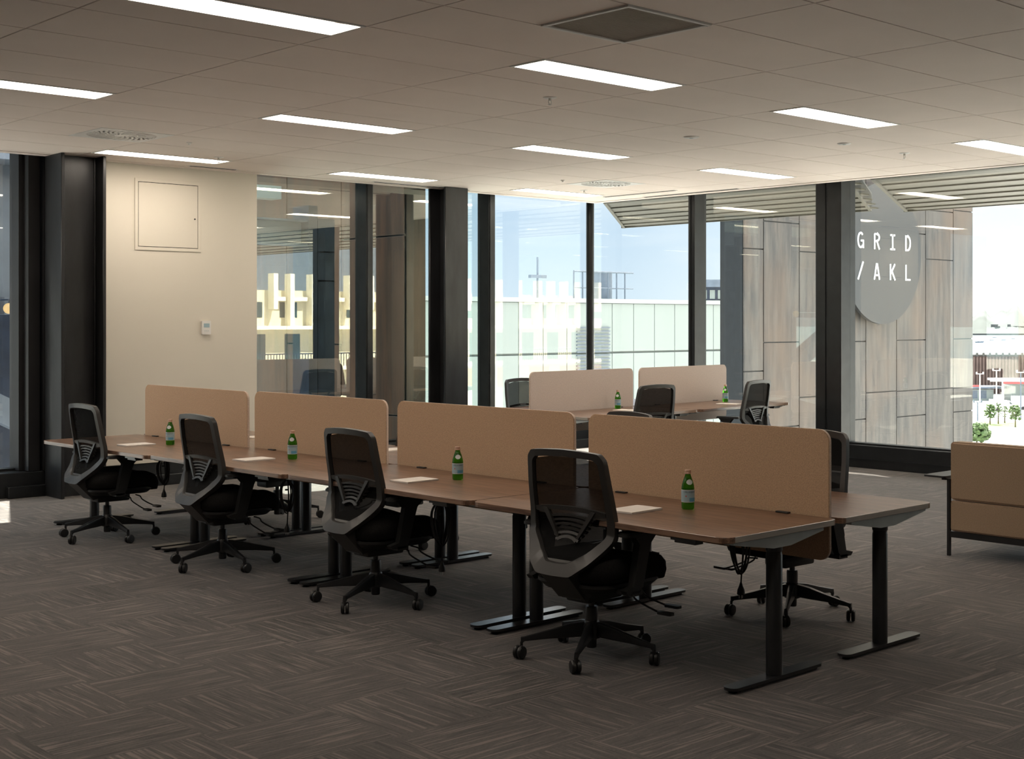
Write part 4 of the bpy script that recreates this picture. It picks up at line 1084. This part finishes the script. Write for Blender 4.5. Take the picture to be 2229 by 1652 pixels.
for x in (.5, 6, 12): box(b, x, x+.3, 1, 1.3, 0, 4)
obj('post', b, M_white, t)
b = B(); box(b, 3, 9, 3, 7, 0, 3.2); obj('shop_wall', b, M_whitebld, t)
# poles
for px, dd, top, lb in ((2133, 245, 6.2, 'short pale lamp pole nearest the cladding edge'), (2169, 240, 7.0, 'pale lamp pole with cross arms in the middle of the yard'), (2222, 215, 7.6, 'thin grey pole at the right picture edge'), (2128, 212, 3.0, 'short dark post beside the bush')):
    p = cp(px, dd); t = empty('lamp_pole', lb, 'pole', p, ang, 'yard lamp poles')
    b = B(); tube(b, [(0, 0, 0), (0, 0, top)], [.13, .09], 8); obj('pole', b, M_white if top > 4 and px != 2222 else M_slate, t, True)
    b = B(); box(b, -.7, .7, -.08, .08, top-.12, top); box(b, -.7, -.52, -.12, .12, top, top+.28); box(b, .52, .7, -.12, .12, top, top+.28)
    if px == 2169: box(b, -1, 1.2, -.3, .3, top-2.0, top-1.85)
    obj('lamp_head', b, M_white if px != 2128 else M_slate, t)
# van
t = empty('van', 'white van parked in the sunny yard', 'car', cp(2196, 236), ang+.1)
b = B(); prism(b, [(-3.2, .4), (1.6, .4), (1.6, .9), (.4, 1.2), (-.3, 1.9), (-3.2, 2.1)], -.9, .9, 'y'); obj('body', b, M_white, t)
b = B(); prism(b, [(-.25, 1.25), (.3, 1.25), (-.35, 1.8)], -.92, .92, 'y'); obj('window', b, M_dkglass, t)
b = B(); 
for x in (-2.4, .9): lathe(b, [(.36, -.95), (.36, .95)], 14, (x, 0, .38), 'y')
obj('wheel', b, M_black, t, True)
t = empty('trailer', 'white box trailer behind the parked van', 'trailer', cp(2222, 240), ang+.1)
b = B(); box(b, -1.4, 1.4, -.9, .9, .5, 2.4); obj('box', b, M_white, t)
b = B(); lathe(b, [(.3, -.95), (.3, .95)], 14, (0, 0, .32), 'y'); obj('wheel', b, M_black, t, True)
# trees, bush, lawn
def tree(px, d, h, r, label, m=M_leaf, n=11, seed=1, cat='tree', name='street_tree'):
    rn = random.Random(seed); t = empty(name, label, cat, cp(px, d, GZ+.02), 0, 'young trees in the yard' if cat == 'tree' else None)
    b = B(); tube(b, [(0, 0, 0), (.05, 0, h*.5), (0, .05, h*.85)], [.12, .09, .04], 6); obj('trunk', b, M_trunk, t, True)
    b = B()
    for k in range(n*9):
        a, q = rn.random()*2*PI, (rn.random()**.5)*r; z = h*.35+rn.random()*h*.62; q *= 1-abs((z/h)-.62)*1.1
        bmesh.ops.create_icosphere(b, subdivisions=1, radius=r*(.13+.14*rn.random()), matrix=Matrix.Translation((q*math.cos(a), q*math.sin(a), z)) @ Matrix.Diagonal((1, 1, .7, 1)))
    for v in b.verts: v.co += Vector((rn.random()-.5, rn.random()-.5, rn.random()-.5))*.12*r
    obj('crown', b, m, t)
tree(2155, 205, 3.1, .95, 'young tree in the lawn, left of the white light pole', seed=2)
tree(2173, 206, 3.3, .55, 'thin young tree in the middle of the lawn', seed=3, n=6); tree(2187, 208, 2.6, .55, 'sparse pale young tree right of the thin one', seed=4, n=5)
tree(2210, 200, 3.3, 1.0, 'fuller young tree near the right picture edge', seed=5)
tree(2126, 165, 3.2, 1.7, 'dense round green bush at the foot of the cladding', seed=6, n=26, cat='bush', name='bush')
b = B(); prism(b, [(cp(p, d).x, cp(p, d).y) for p, d in ((2140, 200), (2140, 212), (2215, 212), (2215, 200))], GZ, GZ+.02); tag(obj('lawn', b, M_grass), 'strip of green lawn under the young trees', 'lawn', kind='stuff')
# pale pitched roofs below
for px, dd, L, zt, lb in ((2222, 128, 9, GZ+3.4, 'pale ribbed pitched roof at the lower right beyond the window'), (2162, 118, 5, GZ+1.6, 'low white gabled roof between the bush and the ribbed roof')):
    t = empty('pitched_roof_hut', lb, 'building', cp(px, dd), ang+.2)
    b = B(); box(b, -L/2, L/2, 0, L*.8, 0, zt-GZ-1.4); obj('wall', b, M_white, t)
    b = B(); z0 = zt-GZ-1.5; hexa(b, [(-L/2-.6, -.6, z0), (L/2+.6, -.6, z0), (L/2+.6, L*.8+.6, z0), (-L/2-.6, L*.8+.6, z0), (-L*.1, L*.4, z0+1.5), (L*.1, L*.4, z0+1.5), (L*.1, L*.42, z0+1.5), (-L*.1, L*.42, z0+1.5)]); obj('roof', b, M_whitebld, t)
    b = B()
    for k in range(13):
        f = k/12; tube(b, [(-L/2-.6+(L+1.2)*f, -.6, z0+.02), (-L*.1+L*.2*f, L*.4, z0+1.53)], .05, 4)
    obj('roof_rib', b, M_slate, t)
